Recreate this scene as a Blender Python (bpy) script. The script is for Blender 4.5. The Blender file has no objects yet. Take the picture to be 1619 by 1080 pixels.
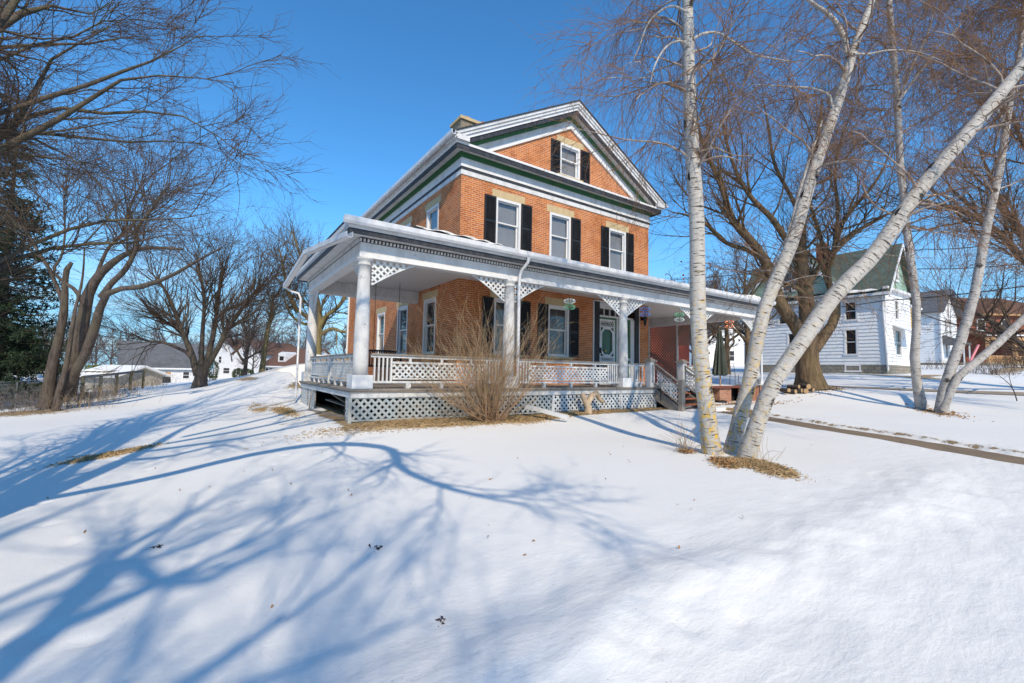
import bpy, math, random
import numpy as np
from mathutils import Vector, Matrix, Quaternion

# ---------------------------------------------------------------- camera, light, exposure
sc = bpy.context.scene
COL = sc.collection
F_PX, YAW, PIT, ROL = 712.24, .59527, .06542, .01937
CAM = np.array([-6.3967, -12.4847, .4493])
FW = np.array([math.sin(YAW)*math.cos(PIT), math.cos(YAW)*math.cos(PIT), math.sin(PIT)])
_r = np.array([math.cos(YAW), -math.sin(YAW), 0.]); _u = np.cross(_r, FW)
RT = _r*math.cos(ROL)+_u*math.sin(ROL); UP = -_r*math.sin(ROL)+_u*math.cos(ROL)
def at(px, py, d):
    """real world point seen at photo pixel (px,py) and standing d metres in front of the camera"""
    return CAM+d*(FW+RT*(px-809.5)/F_PX-UP*(py-540)/F_PX)
cam_d = bpy.data.cameras.new('camera'); cam = bpy.data.objects.new('camera', cam_d); COL.objects.link(cam)
cam_d.sensor_width = 36; cam_d.lens = F_PX/1619*36; cam_d.clip_start = .05; cam_d.clip_end = 3000
M = Matrix((( RT[0], UP[0], -FW[0], CAM[0]), (RT[1], UP[1], -FW[1], CAM[1]), (RT[2], UP[2], -FW[2], CAM[2]), (0,0,0,1)))
cam.matrix_world = M; sc.camera = cam

SUN_AZ, SUN_EL = math.radians(198.), math.radians(38.5)     # clockwise from +Y
w = bpy.data.worlds.new('World'); sc.world = w; w.use_nodes = True
nt = w.node_tree; bg = nt.nodes['Background']
sky = nt.nodes.new('ShaderNodeTexSky'); sky.sky_type = 'NISHITA'; sky.sun_disc = False
sky.sun_elevation = SUN_EL; sky.sun_rotation = SUN_AZ; sky.air_density = 1.0; sky.dust_density = .1; sky.ozone_density = 1.5; sky.altitude = 200
hs = nt.nodes.new('ShaderNodeHueSaturation'); hs.inputs['Saturation'].default_value = 1.12; hs.inputs['Value'].default_value = 1.28
nt.links.new(sky.outputs[0], hs.inputs['Color']); tint = nt.nodes.new('ShaderNodeMix'); tint.data_type = 'RGBA'; tint.blend_type = 'MULTIPLY'; tint.inputs[0].default_value = 1; tint.inputs[7].default_value = (.50,.965,1.18,1)
nt.links.new(hs.outputs[0], tint.inputs[6])
tcn = nt.nodes.new('ShaderNodeTexCoord'); sp = nt.nodes.new('ShaderNodeSeparateXYZ'); nt.links.new(tcn.outputs['Generated'], sp.inputs[0])
hz = nt.nodes.new('ShaderNodeValToRGB'); hz.color_ramp.interpolation = 'EASE'; hz.color_ramp.elements[0].position = 0.; hz.color_ramp.elements[0].color = (.85,.85,.85,1); hz.color_ramp.elements[1].position = .34; hz.color_ramp.elements[1].color = (0,0,0,1); nt.links.new(sp.outputs[2], hz.inputs[0])
# thin haze and faint cloud wisps low over the horizon, the same all the way round
cmp_ = nt.nodes.new('ShaderNodeMapping'); cmp_.inputs['Scale'].default_value = (2.2,2.2,14); nt.links.new(tcn.outputs['Generated'], cmp_.inputs[0])
cn = nt.nodes.new('ShaderNodeTexNoise'); cn.inputs['Scale'].default_value = 2.; cn.inputs['Detail'].default_value = 8; cn.inputs['Roughness'].default_value = .62; nt.links.new(cmp_.outputs[0], cn.inputs['Vector'])
cr = nt.nodes.new('ShaderNodeValToRGB'); cr.color_ramp.elements[0].position = .45; cr.color_ramp.elements[0].color = (1.9,3.7,6.0,1); cr.color_ramp.elements[1].position = .68; cr.color_ramp.elements[1].color = (3.6,4.6,5.9,1); nt.links.new(cn.outputs['Fac'], cr.inputs[0])
hm = nt.nodes.new('ShaderNodeMix'); hm.data_type = 'RGBA'; nt.links.new(hz.outputs[0], hm.inputs[0]); nt.links.new(tint.outputs[2], hm.inputs[6]); nt.links.new(cr.outputs[0], hm.inputs[7]); nt.links.new(hm.outputs[2], bg.inputs[0])
bg.inputs[1].default_value = .15
sl = bpy.data.lights.new('sun', 'SUN'); sl.energy = 4.3; sl.angle = math.radians(.53); sl.color = (1, .855, .645)
so = bpy.data.objects.new('sun', sl); COL.objects.link(so)
sdir = Vector((-math.sin(SUN_AZ)*math.cos(SUN_EL), -math.cos(SUN_AZ)*math.cos(SUN_EL), -math.sin(SUN_EL)))
so.rotation_euler = sdir.to_track_quat('-Z', 'Y').to_euler(); so.location = (-20, -40, 40)
vs = sc.view_settings; vs.view_transform = 'Standard'; vs.look = 'None'; vs.exposure = 0.; vs.gamma = 1; vs.use_curve_mapping = False

random.seed(3); RNG = np.random.default_rng(7)
def smooth(a, b, x):
    t = np.clip((x-a)/(b-a), 0, 1); return t*t*(3-2*t)

# ---------------------------------------------------------------- materials
class NT:
    def __init__(s, name, rough=.8, spec=.3):
        s.m = bpy.data.materials.new(name); s.m.use_nodes = True; s.n = s.m.node_tree.nodes; s.l = s.m.node_tree.links
        s.b = s.n['Principled BSDF']; s.b.inputs['Roughness'].default_value = rough; s.b.inputs['Specular IOR Level'].default_value = spec
    def nd(s, t, **k):
        n = s.n.new(t)
        for a, v in k.items():
            if a in n.inputs: n.inputs[a].default_value = v
            else: setattr(n, a, v)
        return n
    def k(s, a, b): s.l.new(a, b)
    def pos(s, scale=(1,1,1), mode='pos'):
        if mode == 'uv': o = s.nd('ShaderNodeTexCoord').outputs['UV']
        elif mode == 'obj': o = s.nd('ShaderNodeTexCoord').outputs['Object']
        else: o = s.nd('ShaderNodeNewGeometry').outputs['Position']
        mp = s.nd('ShaderNodeMapping'); mp.inputs['Scale'].default_value = scale; s.k(o, mp.inputs[0]); return mp.outputs[0]
    def noise(s, scale, vec, detail=4, rough=.6, dist=0):
        n = s.nd('ShaderNodeTexNoise', Scale=scale, Detail=detail, Roughness=rough, Distortion=dist); s.k(vec, n.inputs['Vector']); return n.outputs['Fac']
    def ramp(s, fac, stops):
        r = s.nd('ShaderNodeValToRGB'); e = r.color_ramp.elements
        while len(e) < len(stops): e.new(.5)
        for i, (p, c) in enumerate(stops):
            e[i].position = p; e[i].color = (*c, 1) if isinstance(c, tuple) else (c, c, c, 1)
        s.k(fac, r.inputs[0]); return r.outputs[0]
    def mix(s, f, a, b, mode='MIX'):
        m = s.nd('ShaderNodeMix', data_type='RGBA', blend_type=mode)
        for i, v in ((0, f), (6, a), (7, b)):
            if hasattr(v, 'links'): s.k(v, m.inputs[i])
            else: m.inputs[i].default_value = v if i == 0 else (*v, 1)
        return m.outputs[2]
    def math(s, op, a, b=0.):
        m = s.nd('ShaderNodeMath', operation=op)
        for i, v in ((0, a), (1, b)):
            if hasattr(v, 'links'): s.k(v, m.inputs[i])
            else: m.inputs[i].default_value = v
        return m.outputs[0]
    def col(s, c):
        if hasattr(c, 'links'): s.k(c, s.b.inputs['Base Color'])
        else: s.b.inputs['Base Color'].default_value = (*c, 1)
    def bump(s, h, strength=.5, dist=.02):
        b = s.nd('ShaderNodeBump', Strength=strength, Distance=dist); s.k(h, b.inputs['Height']); s.k(b.outputs[0], s.b.inputs['Normal'])
MT = {}
def paint(name, base, dirt, amount=.5, scale=3., rough=.6, chip=None, stretch=(1,1,.35)):
    t = NT(name, rough); v = t.pos(stretch)
    n1 = t.noise(scale, v, 6, .7); n2 = t.noise(scale*9, t.pos((1,1,.5)), 5, .75)
    c = t.mix(t.ramp(n1, [(.62-.3*amount, 0.), (.85, 1.)]), base, dirt)
    if chip:
        n3 = t.noise(scale*4, t.pos((1,1,.6)), 8, .8)
        c = t.mix(t.ramp(n3, [(.60, 0.), (.63, 1.)]), c, chip)
    c = t.mix(.25, c, t.ramp(n2, [(.2, .3), (.7, 1.)]), 'MULTIPLY')
    t.col(c); t.bump(n2, .25, .01); MT[name] = t.m; return t.m
paint('white_paint', (.72,.72,.72), (.45,.43,.41), .65, 2.6, chip=(.42,.39,.36))
paint('white_clean', (.75,.75,.75), (.62,.62,.62), .3, 1.5)
paint('white_bright', (.86,.86,.86), (.75,.75,.75), .3, 1.5); paint('column_paint', (.74,.74,.73), (.42,.40,.38), .8, 2.2, chip=(.20,.17,.15)); paint('old_white', (.74,.74,.73), (.42,.40,.38), .75, 3.5, chip=(.27,.24,.21))
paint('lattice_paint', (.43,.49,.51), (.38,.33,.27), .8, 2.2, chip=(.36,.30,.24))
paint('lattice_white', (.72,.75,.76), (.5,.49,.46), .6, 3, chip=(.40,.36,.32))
paint('weathered_wood', (.30,.26,.22), (.16,.14,.12), .7, 3, .85, chip=(.42,.39,.35), stretch=(.6,1,1))
paint('red_tread', (.42,.13,.06), (.25,.12,.08), .6, 4, .7)
paint('green_paint', (.045,.16,.07), (.05,.09,.05), .5, 3, .5)
paint('black_paint', (.018,.019,.022), (.05,.05,.055), .45, 5, .45)
paint('black_band', (.03,.033,.04), (.09,.09,.10), .6, 6, .5, chip=(.2,.2,.2))
paint('metal_white', (.74,.75,.77), (.50,.50,.50), .5, 4, .35)
paint('grey_metal', (.24,.26,.28), (.13,.14,.15), .5, 4, .4)
paint('lintel_stone', (.58,.45,.26), (.42,.31,.18), .6, 5, .9)
paint('limestone', (.42,.35,.26), (.28,.24,.19), .6, 2, .9)
paint('concrete', (.38,.35,.30), (.24,.22,.19), .6, 1.5, .9)
paint('walk_concrete', (.25,.185,.12), (.12,.095,.07), .7, 1.2, .85, stretch=(1,1,1))
paint('road_tan', (.36,.29,.22), (.24,.2,.16), .5, .6, .9, stretch=(1,1,1))
paint('asphalt_shingle', (.05,.052,.055), (.09,.09,.09), .6, 3, .9)
paint('salmon_wall', (.55,.12,.07), (.40,.09,.05), .4, 1, .8)
paint('soil', (.10,.07,.045), (.18,.13,.08), .5, 5, .95, stretch=(1,1,1))
paint('canvas_green', (.055,.065,.05), (.12,.13,.11), .6, 4, .9)
paint('bin_green', (.01,.12,.05), (.01,.08,.04), .4, 3, .5)
paint('yellow_wood', (.62,.36,.08), (.45,.26,.08), .5, 3, .7)
paint('red_wood', (.20,.05,.035), (.1,.04,.03), .5, 3, .7)
paint('tan_trim', (.52,.30,.14), (.36,.2,.1), .5, 2, .7)
paint('brown_roof', (.16,.085,.06), (.10,.06,.05), .5, 2, .9)
paint('red_brick_far', (.30,.07,.04), (.2,.05,.035), .5, 2, .9)
paint('tan_shed', (.42,.38,.32), (.3,.27,.23), .5, 1, .8)
paint('black_cover', (.02,.02,.022), (.04,.04,.04), .5, 3, .5)
paint('terracotta', (.45,.2,.11), (.3,.14,.09), .5, 3, .9)
def plain(name, c, rough=.6, metal=0., spec=.3):
    t = NT(name, rough, spec); t.col(c); t.b.inputs['Metallic'].default_value = metal; MT[name] = t.m; return t
paint('cut_wood', (.42,.28,.15), (.25,.16,.09), .5, 8, .9); plain('shade_black', (.012,.011,.01), .95); plain('curtain_dark', (.035,.037,.04), .9); plain('pink', (.75,.25,.28), .6)  # darkest tone here stands in for shade in openings and under the porch
plain('glass_green', (.05,.12,.08), .15, 0, .6); plain('brass', (.5,.36,.12), .3, 1.); plain('wire_black', (.02,.02,.02), .6); plain('chain', (.12,.08,.06), .6, .5)
for n_, c_ in (('spin_blue', (.15,.35,.75)), ('spin_green', (.2,.6,.35)), ('spin_red', (.7,.25,.12)), ('spin_clear', (.75,.85,.85))):
    t = plain(n_, c_, .15, .3, .7); t.b.inputs['Alpha'].default_value = .85
# flat curtains behind the glass, the shade of their folds painted as bands
t = NT('curtain', .9); wv = t.nd('ShaderNodeTexWave', Scale=7., Distortion=3., Detail=3.); t.k(t.pos((1,1,.15)), wv.inputs['Vector'])
t.col(t.mix(t.ramp(t.noise(1.6, t.pos((1,1,.6)), 3), [(.3,0.),(.7,1.)]), t.ramp(wv.outputs['Fac'], [(0.,.20),(1.,.42)]), (.26,.26,.255))); MT['curtain'] = t.m
t = NT('lace', .9); wv = t.nd('ShaderNodeTexWave', Scale=10., Distortion=2., Detail=3.); t.k(t.pos((1,1,.1)), wv.inputs['Vector'])
t.col(t.ramp(wv.outputs['Fac'], [(0.,.03),(1.,.15)])); MT['lace'] = t.m
# window glass: a clear sheet that also mirrors the sky
t = NT('glass', .03); mxs = t.nd('ShaderNodeMixShader'); tr = t.nd('ShaderNodeBsdfTransparent'); gl = t.nd('ShaderNodeBsdfGlossy', Roughness=.04)
lw = t.nd('ShaderNodeLayerWeight', Blend=.5); pf = t.math('ADD', .05, t.math('MULTIPLY', t.math('POWER', lw.outputs['Facing'], 3.), .5)); tr.inputs[0].default_value = (.93,.93,.93,1)
bn = t.nd('ShaderNodeBump', Strength=.12, Distance=.01); t.k(t.noise(1.3, t.pos(), 2), bn.inputs['Height']); t.k(bn.outputs[0], gl.inputs['Normal'])
t.k(pf, mxs.inputs[0]); t.k(tr.outputs[0], mxs.inputs[1]); t.k(gl.outputs[0], mxs.inputs[2]); t.k(mxs.outputs[0], t.n['Material Output'].inputs[0]); MT['glass'] = t.m
def brick(name, c1, c2, mortar, stain, bw=.205, bh=.0677, ms=.009, bumpd=.006):
    t = NT(name, .9); uv = t.pos(mode='uv')
    b = t.nd('ShaderNodeTexBrick'); b.offset = .5; t.k(uv, b.inputs['Vector'])
    for k_, v_ in (('Scale',1.),('Brick Width',bw),('Row Height',bh),('Mortar Size',ms),('Mortar Smooth',.25),('Bias',0.)): b.inputs[k_].default_value = v_
    b.inputs['Color1'].default_value = (*c1,1); b.inputs['Color2'].default_value = (*c2,1); b.inputs['Mortar'].default_value = (*mortar,1)
    big = t.noise(.9, t.pos(), 5, .65); fine = t.noise(28, t.pos(), 4, .7); mid = t.noise(6, t.pos((1,1,2.2)), 3, .6)
    c = t.mix(t.ramp(mid, [(.35,0.),(.72,.6)]), b.outputs['Color'], stain)
    c = t.mix(t.ramp(big, [(.48,0.),(.66,.6)]), c, tuple(x*.55 for x in c1)); c = t.mix(t.ramp(t.noise(2.3, t.pos((1,1,1.4)), 5, .7), [(.55,0.),(.68,.5)]), c, tuple(x*.6 for x in c2))
    c = t.mix(t.ramp(t.noise(11, t.pos((1,1,1.5)), 5, .7), [(.66,0.),(.72,.5)]), c, (.62,.48,.38))
    c = t.mix(.35, c, t.ramp(fine, [(.25,.45),(.7,1.)]), 'MULTIPLY')
    t.col(c); h = t.math('ADD', t.math('MULTIPLY', t.math('SUBTRACT', 1., b.outputs['Fac']), 1.), t.math('MULTIPLY', fine, .4)); t.bump(h, .8, bumpd); MT[name] = t.m
brick('brick', (.64,.185,.035), (.37,.08,.02), (.62,.45,.32), (.66,.225,.05), ms=.012)
brick('brick_stone', (.40,.33,.23), (.30,.25,.18), (.2,.17,.13), (.33,.27,.2), .3, .1, .012, .02)
brick('brick_pier', (.48,.19,.10), (.36,.12,.07), (.42,.35,.28), (.5,.28,.18), .2, .07)
brick('foundation_block', (.36,.33,.27), (.27,.25,.21), (.18,.16,.13), (.3,.27,.22), .42, .21, .02, .03)
brick('shingle_green', (.13,.165,.135), (.09,.12,.10), (.06,.075,.065), (.15,.18,.15), .32, .16, .008, .01)
brick('shingle_grey', (.16,.165,.175), (.11,.115,.12), (.07,.07,.075), (.18,.18,.19), .32, .16, .008, .01)
brick('shingle_mint', (.36,.52,.42), (.30,.46,.37), (.2,.3,.25), (.4,.55,.46), .2, .16, .006, .01)
brick('far_brick', (.32,.09,.05), (.25,.06,.04), (.3,.2,.16), (.36,.12,.07), .3, .1, .01, .01)
# beadboard ceiling
t = NT('beadboard', .6); wv = t.nd('ShaderNodeTexWave', Scale=3.2, wave_profile='SAW'); wv.bands_direction = 'Y'; t.k(t.pos(), wv.inputs['Vector'])
g = t.ramp(wv.outputs['Fac'], [(0.,0.),(.08,1.)]); t.col(t.mix(g, (.4,.38,.36), (.72,.70,.68))); t.bump(g, .5, .01); MT['beadboard'] = t.m
# snow
def snow(name, bare=False):
    t = NT(name, .62, .25); p = t.pos()
    n1 = t.noise(.35, p, 4, .5); n2 = t.noise(2.2, p, 6, .6); n3 = t.noise(26, p, 5, .7); n4 = t.noise(120, p, 2, .6)
    c = t.mix(n1, (.765,.755,.725), (.815,.805,.775))
    if bare:
        at_ = t.nd('ShaderNodeAttribute', attribute_name='bare'); ed = t.noise(5, p, 8, .75)
        mk = t.ramp(t.math('ADD', at_.outputs['Fac'], t.math('MULTIPLY', t.math('SUBTRACT', ed, .5), 1.5)), [(.52,0.),(.64,1.)])
        gr = t.ramp(t.noise(60, p, 5, .8), [(.3,(.13,.085,.045)),(.5,(.34,.24,.13)),(.75,(.55,.42,.26))])
        c = t.mix(mk, c, gr)
        rg = t.nd('ShaderNodeAttribute', attribute_name='rough_snow').outputs['Fac']
        st = t.noise(4.5, t.pos((.7,1.5,1)), 7, .6, .15)
        sp = t.ramp(t.noise(46, p, 3, .5), [(.70,0.),(.735,1.)]); dz = t.ramp(t.noise(.8, p, 3), [(.45,0.),(.62,1.)])
        c = t.mix(t.math('MULTIPLY', t.math('MULTIPLY', sp, dz), .75), c, (.33,.27,.21))
        h = t.math('ADD', t.math('MULTIPLY', n2, .5), t.math('ADD', t.math('MULTIPLY', n3, .20), t.math('MULTIPLY', n4, .07)))
        h = t.math('ADD', h, t.math('MULTIPLY', st, t.math('ADD', t.math('MULTIPLY', rg, 1.0), .07)))
        h = t.math('ADD', h, t.math('MULTIPLY', mk, t.math('MULTIPLY', n4, .9)))
    else:
        h = t.math('ADD', n2, t.math('MULTIPLY', n3, .2))
    t.col(c); t.bump(h, .5, .032); MT[name] = t.m
snow('snow_ground', True); snow('snow')
def bark(name, c1, c2, lich=None, sc_=6.):
    t = NT(name, .95, .15); p = t.pos((1,1,.16)); n = t.noise(sc_*1.5, p, 7, .75, .5); m_ = t.noise(1.2, t.pos(), 4)
    c = t.ramp(n, [(.32,c1),(.62,c2)])
    if lich: c = t.mix(t.ramp(m_, [(.45,0.),(.65,.7)]), c, lich)
    t.col(c); t.bump(n, 1., .07); MT[name] = t.m
bark('bark_grey', (.028,.022,.018), (.16,.125,.105), (.13,.11,.075)); bark('bark_dark', (.035,.028,.023), (.12,.095,.08))
bark('bark_limb', (.05,.04,.03), (.17,.14,.11), (.14,.125,.07)); bark('bark_maple', (.03,.02,.014), (.24,.165,.10), (.15,.115,.06)); bark('bark_olive', (.08,.065,.035), (.30,.25,.14), (.25,.22,.08))
def twigmat(name, a, b):
    t = NT(name, .85, .2); t.col(t.mix(t.noise(3, t.pos(), 3), a, b)); MT[name] = t.m
twigmat('twig_brown', (.06,.04,.028), (.16,.11,.075)); twigmat('twig_red', (.14,.075,.042), (.32,.195,.115)); twigmat('twig_grey', (.10,.085,.08), (.2,.17,.16))
twigmat('twig_far', (.13,.10,.095), (.20,.165,.16)); twigmat('cane_tan', (.26,.18,.10), (.46,.35,.22)); twigmat('cane_brown', (.20,.12,.07), (.44,.29,.18)); twigmat('leaf_brown', (.25,.12,.05), (.45,.26,.12))
twigmat('leaf_rust', (.16,.045,.03), (.28,.09,.05)); twigmat('dry_grass', (.30,.20,.10), (.52,.38,.21)); twigmat('needle', (.012,.028,.016), (.05,.07,.035)); twigmat('hedge_leaf', (.10,.12,.02), (.2,.22,.05))
twigmat('olive_leaf', (.02,.04,.012), (.055,.075,.025))
# birch bark: chalk white, fine dark lenticels round the stem, black branch scars, yellow lichen low down
def birchmat(mname, ca, cb, rgall=0.):
    t = NT(mname, .7, .25)
    uv = t.nd('ShaderNodeTexCoord').outputs['UV']
    def uvs(s):
        mp = t.nd('ShaderNodeMapping'); mp.inputs['Scale'].default_value = s; t.k(uv, mp.inputs[0]); return mp.outputs[0]
    base = t.mix(t.noise(3, t.pos(), 5, .7), ca, cb)
    pk = t.mix(t.ramp(t.noise(16, t.pos((1,1,2)), 6, .75), [(.45,0.),(.75,.8)]), base, (.36,.31,.27))
    l1 = t.ramp(t.noise(1., uvs((3.2,30,1)), 4, .62), [(.58,0.),(.62,1.)]); l2 = t.ramp(t.noise(1., uvs((6,95,1)), 4, .6), [(.54,0.),(.62,.5)])
    vr = t.nd('ShaderNodeTexVoronoi', Scale=1.); t.k(uvs((1.3,1.9,1)), vr.inputs['Vector'])
    dstn = t.math('ADD', vr.outputs['Distance'], t.math('MULTIPLY', t.math('SUBTRACT', t.noise(1, uvs((9,22,1)), 4), .5), .22))
    scar = t.ramp(dstn, [(.14,1.),(.20,0.)])
    lowz = t.nd('ShaderNodeSeparateXYZ'); t.k(t.nd('ShaderNodeNewGeometry').outputs['Position'], lowz.inputs[0])
    low = t.ramp(t.math('ADD', t.math('MULTIPLY', lowz.outputs[2], .2), .3), [(.2,1.),(.85,0.)])
    c = t.mix(l2, pk, (.20,.16,.13)); c = t.mix(l1, c, (.06,.05,.045)); c = t.mix(scar, c, (.025,.022,.02))
    rgh = t.ramp(t.noise(7, t.pos((1,1,.4)), 7, .8), [(.52,0.),(.66,1.)]); c = t.mix(t.math('MULTIPLY', rgh, rgall if rgall else t.ramp(low, [(.45,0.),(1.,.9)])), c, (.13,.115,.10))
    lat = t.nd('ShaderNodeAttribute', attribute_name='lichen').outputs['Fac']
    lic = t.ramp(t.noise(15, t.pos((1,1,.7)), 8, .75), [(.53,0.),(.565,1.)]); c = t.mix(t.math('MULTIPLY', t.math('MULTIPLY', lic, low), lat), c, (.66,.40,.03))
    t.col(c); t.bump(t.math('SUBTRACT', t.noise(30, t.pos((1,1,2)), 5), t.math('ADD', l1, scar)), .6, .012); MT[mname] = t.m
birchmat('birch_bark', (.66,.64,.60), (.36,.33,.29)); birchmat('birch_bark_dark', (.62,.60,.57), (.28,.25,.22), .8)

# ---------------------------------------------------------------- mesh helpers
WL = {}
def register(o, loc): WL[o] = np.array(loc, float)
def tag(o, label=None, cat=None, group=None, kind=None):
    for k, v in (('label', label), ('category', cat), ('group', group), ('kind', kind)):
        if v: o[k] = v
    return o
def empty(name, loc, label, cat, group=None):
    o = bpy.data.objects.new(name, None); COL.objects.link(o); o.location = [float(x) for x in loc]; o.empty_display_size = .3
    register(o, loc); return tag(o, label, cat, group)
def mk(name, V, Fc, mat, parent=None, smooth_=False, loc=None, boxuv=True, uvl=None, attrs=None):
    """V (n,3) world vertices, Fc list/array of faces -> one object"""
    V = np.asarray(V, float)
    org = WL[parent] if parent is not None else (np.array(loc, float) if loc is not None else np.array([V[:,0].mean(), V[:,1].mean(), V[:,2].min()]))
    me = bpy.data.meshes.new(name)
    if isinstance(Fc, np.ndarray):
        n, k = Fc.shape; me.vertices.add(len(V)); me.vertices.foreach_set('co', (V-org).ravel().astype('f4'))
        me.loops.add(n*k); me.loops.foreach_set('vertex_index', Fc.ravel().astype('i4')); me.polygons.add(n)
        me.polygons.foreach_set('loop_start', np.arange(0, n*k, k, dtype='i4'))
        me.update(calc_edges=True)
    else:
        me.from_pydata((V-org).tolist(), [], Fc); me.update()
    if boxuv or uvl is not None:
        L = me.uv_layers.new(name='UVMap'); nl = len(me.loops)
        if uvl is None:
            vi = np.empty(nl, 'i4'); me.loops.foreach_get('vertex_index', vi)
            pn = np.empty(len(me.polygons)*3, 'f4'); me.polygons.foreach_get('normal', pn); pn = np.abs(pn.reshape(-1,3))
            lt = np.empty(len(me.polygons), 'i4'); me.polygons.foreach_get('loop_total', lt); ax = np.repeat(pn.argmax(1), lt)
            # sloping faces keep their horizontal run as u
            P = V[vi]; u = np.where(ax == 0, P[:,1], P[:,0]); v = np.where(ax == 2, P[:,1], P[:,2]); uvl = np.stack([u, v], 1)
        L.data.foreach_set('uv', np.asarray(uvl, 'f4').ravel())
    if smooth_: me.polygons.foreach_set('use_smooth', np.ones(len(me.polygons), bool))
    if attrs:
        for k_, v_ in attrs.items():
            a = me.attributes.new(k_, 'FLOAT', 'POINT'); a.data.foreach_set('value', np.asarray(v_, 'f4'))
    me.materials.append(MT[mat]); o = bpy.data.objects.new(name, me); COL.objects.link(o)
    if parent is not None: o.parent = parent; register(o, org)
    else: o.location = org.tolist(); register(o, org)
    return o
class MB:
    def __init__(s): s.v = []; s.f = []
    def add(s, V, Fs):
        b = len(s.v); s.v += [tuple(map(float, x)) for x in V]; s.f += [tuple(b+i for i in f) for f in Fs]; return s
    def box(s, a, b):
        x0,x1 = sorted((a[0],b[0])); y0,y1 = sorted((a[1],b[1])); z0,z1 = sorted((a[2],b[2]))
        return s.add([(x0,y0,z0),(x1,y0,z0),(x1,y1,z0),(x0,y1,z0),(x0,y0,z1),(x1,y0,z1),(x1,y1,z1),(x0,y1,z1)],
              [(0,3,2,1),(4,5,6,7),(0,1,5,4),(1,2,6,5),(2,3,7,6),(3,0,4,7)])
    def prism(s, poly, off):
        n = len(poly); P = [np.array(p, float) for p in poly]; Q = [p+np.array(off, float) for p in P]
        return s.add(P+Q, [tuple(range(n))[::-1], tuple(range(n, 2*n))]+[(i,(i+1)%n,n+(i+1)%n,n+i) for i in range(n)])
    def bar(s, a, b, w, t, up=(0,0,1)):
        a, b = Vector(a), Vector(b); d = (b-a).normalized(); u = Vector(up); sd = d.cross(u)
        if sd.length < 1e-4: sd = d.cross(Vector((0,1,0)))
        sd.normalize(); u = sd.cross(d).normalized(); sd *= w/2; u *= t/2
        return s.add([a-sd-u, a+sd-u, a+sd+u, a-sd+u, b-sd-u, b+sd-u, b+sd+u, b-sd+u], [(0,1,2,3),(7,6,5,4),(0,4,5,1),(1,5,6,2),(2,6,7,3),(3,7,4,0)])
    def lathe(s, c, prof, n=16, ax=2):
        b = []; 
        for r, z in prof:
            for i in range(n):
                a = 2*math.pi*i/n; p = [r*math.cos(a), r*math.sin(a), z]
                if ax == 1: p = [p[0], p[2], p[1]]
                if ax == 0: p = [p[2], p[0], p[1]]
                b.append((c[0]+p[0], c[1]+p[1], c[2]+p[2]))
        m = len(prof); fs = [(j*n+i, j*n+(i+1)%n, (j+1)*n+(i+1)%n, (j+1)*n+i) for j in range(m-1) for i in range(n)]
        fs += [tuple(range(n))[::-1], tuple((m-1)*n+i for i in range(n))]; return s.add(b, fs)
    def tube(s, pts, rad, n=6):
        P = np.array([pts], float); R = np.array([np.broadcast_to(rad, len(pts))], float); V, Fc = tubes(P, R, n)[:2]; return s.add(V, Fc.tolist())
    def build(s, name, mat, parent=None, **k):
        if not s.v: print('EMPTY', name); s.box((0,0,-5),(.01,.01,-5.01))
        return mk(name, s.v, s.f, mat, parent, **k)
def bx(name, a, b, mat, parent=None): return MB().box(a, b).build(name, mat, parent)
def tubes(P, R, n=3, wob=0., seed=0):
    """P (N,K,3), R (N,K) -> verts, quads, uv per loop"""
    N, K, _ = P.shape; T = np.gradient(P, axis=1); T /= np.linalg.norm(T, axis=2, keepdims=True)+1e-9
    D = P[:,-1]-P[:,0]; ref = np.zeros((N,3)); ref[np.arange(N), np.abs(D).argmin(1)] = 1
    A = np.cross(T, ref[:,None]); A /= np.linalg.norm(A, axis=2, keepdims=True)+1e-9; B = np.cross(T, A)
    th = 2*np.pi*np.arange(n)/n; rr = R[:,:,None]*np.ones(n)
    if wob: rr = rr*(1+wob*np.random.default_rng(seed).standard_normal(rr.shape)*.5)
    V = P[:,:,None]+rr[...,None]*(A[:,:,None]*np.cos(th)[:,None]+B[:,:,None]*np.sin(th)[:,None])
    idx = np.arange(N*K*n).reshape(N,K,n); a = idx[:,:-1]; b = idx[:,1:]
    Fc = np.stack([a, np.roll(a,-1,2), np.roll(b,-1,2), b], -1).reshape(-1,4)
    ln = np.concatenate([np.zeros((N,1)), np.cumsum(np.linalg.norm(np.diff(P,axis=1),axis=2),1)],1)
    u0 = np.broadcast_to(np.arange(n)/n, (N,K-1,n)); u1 = u0+1/n; va = np.broadcast_to(ln[:,:-1,None],(N,K-1,n)); vb = np.broadcast_to(ln[:,1:,None],(N,K-1,n))
    uv = np.stack([np.stack([u0,va],-1), np.stack([u1,va],-1), np.stack([u1,vb],-1), np.stack([u0,vb],-1)], -2).reshape(-1,2)
    return V.reshape(-1,3), Fc, uv
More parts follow.
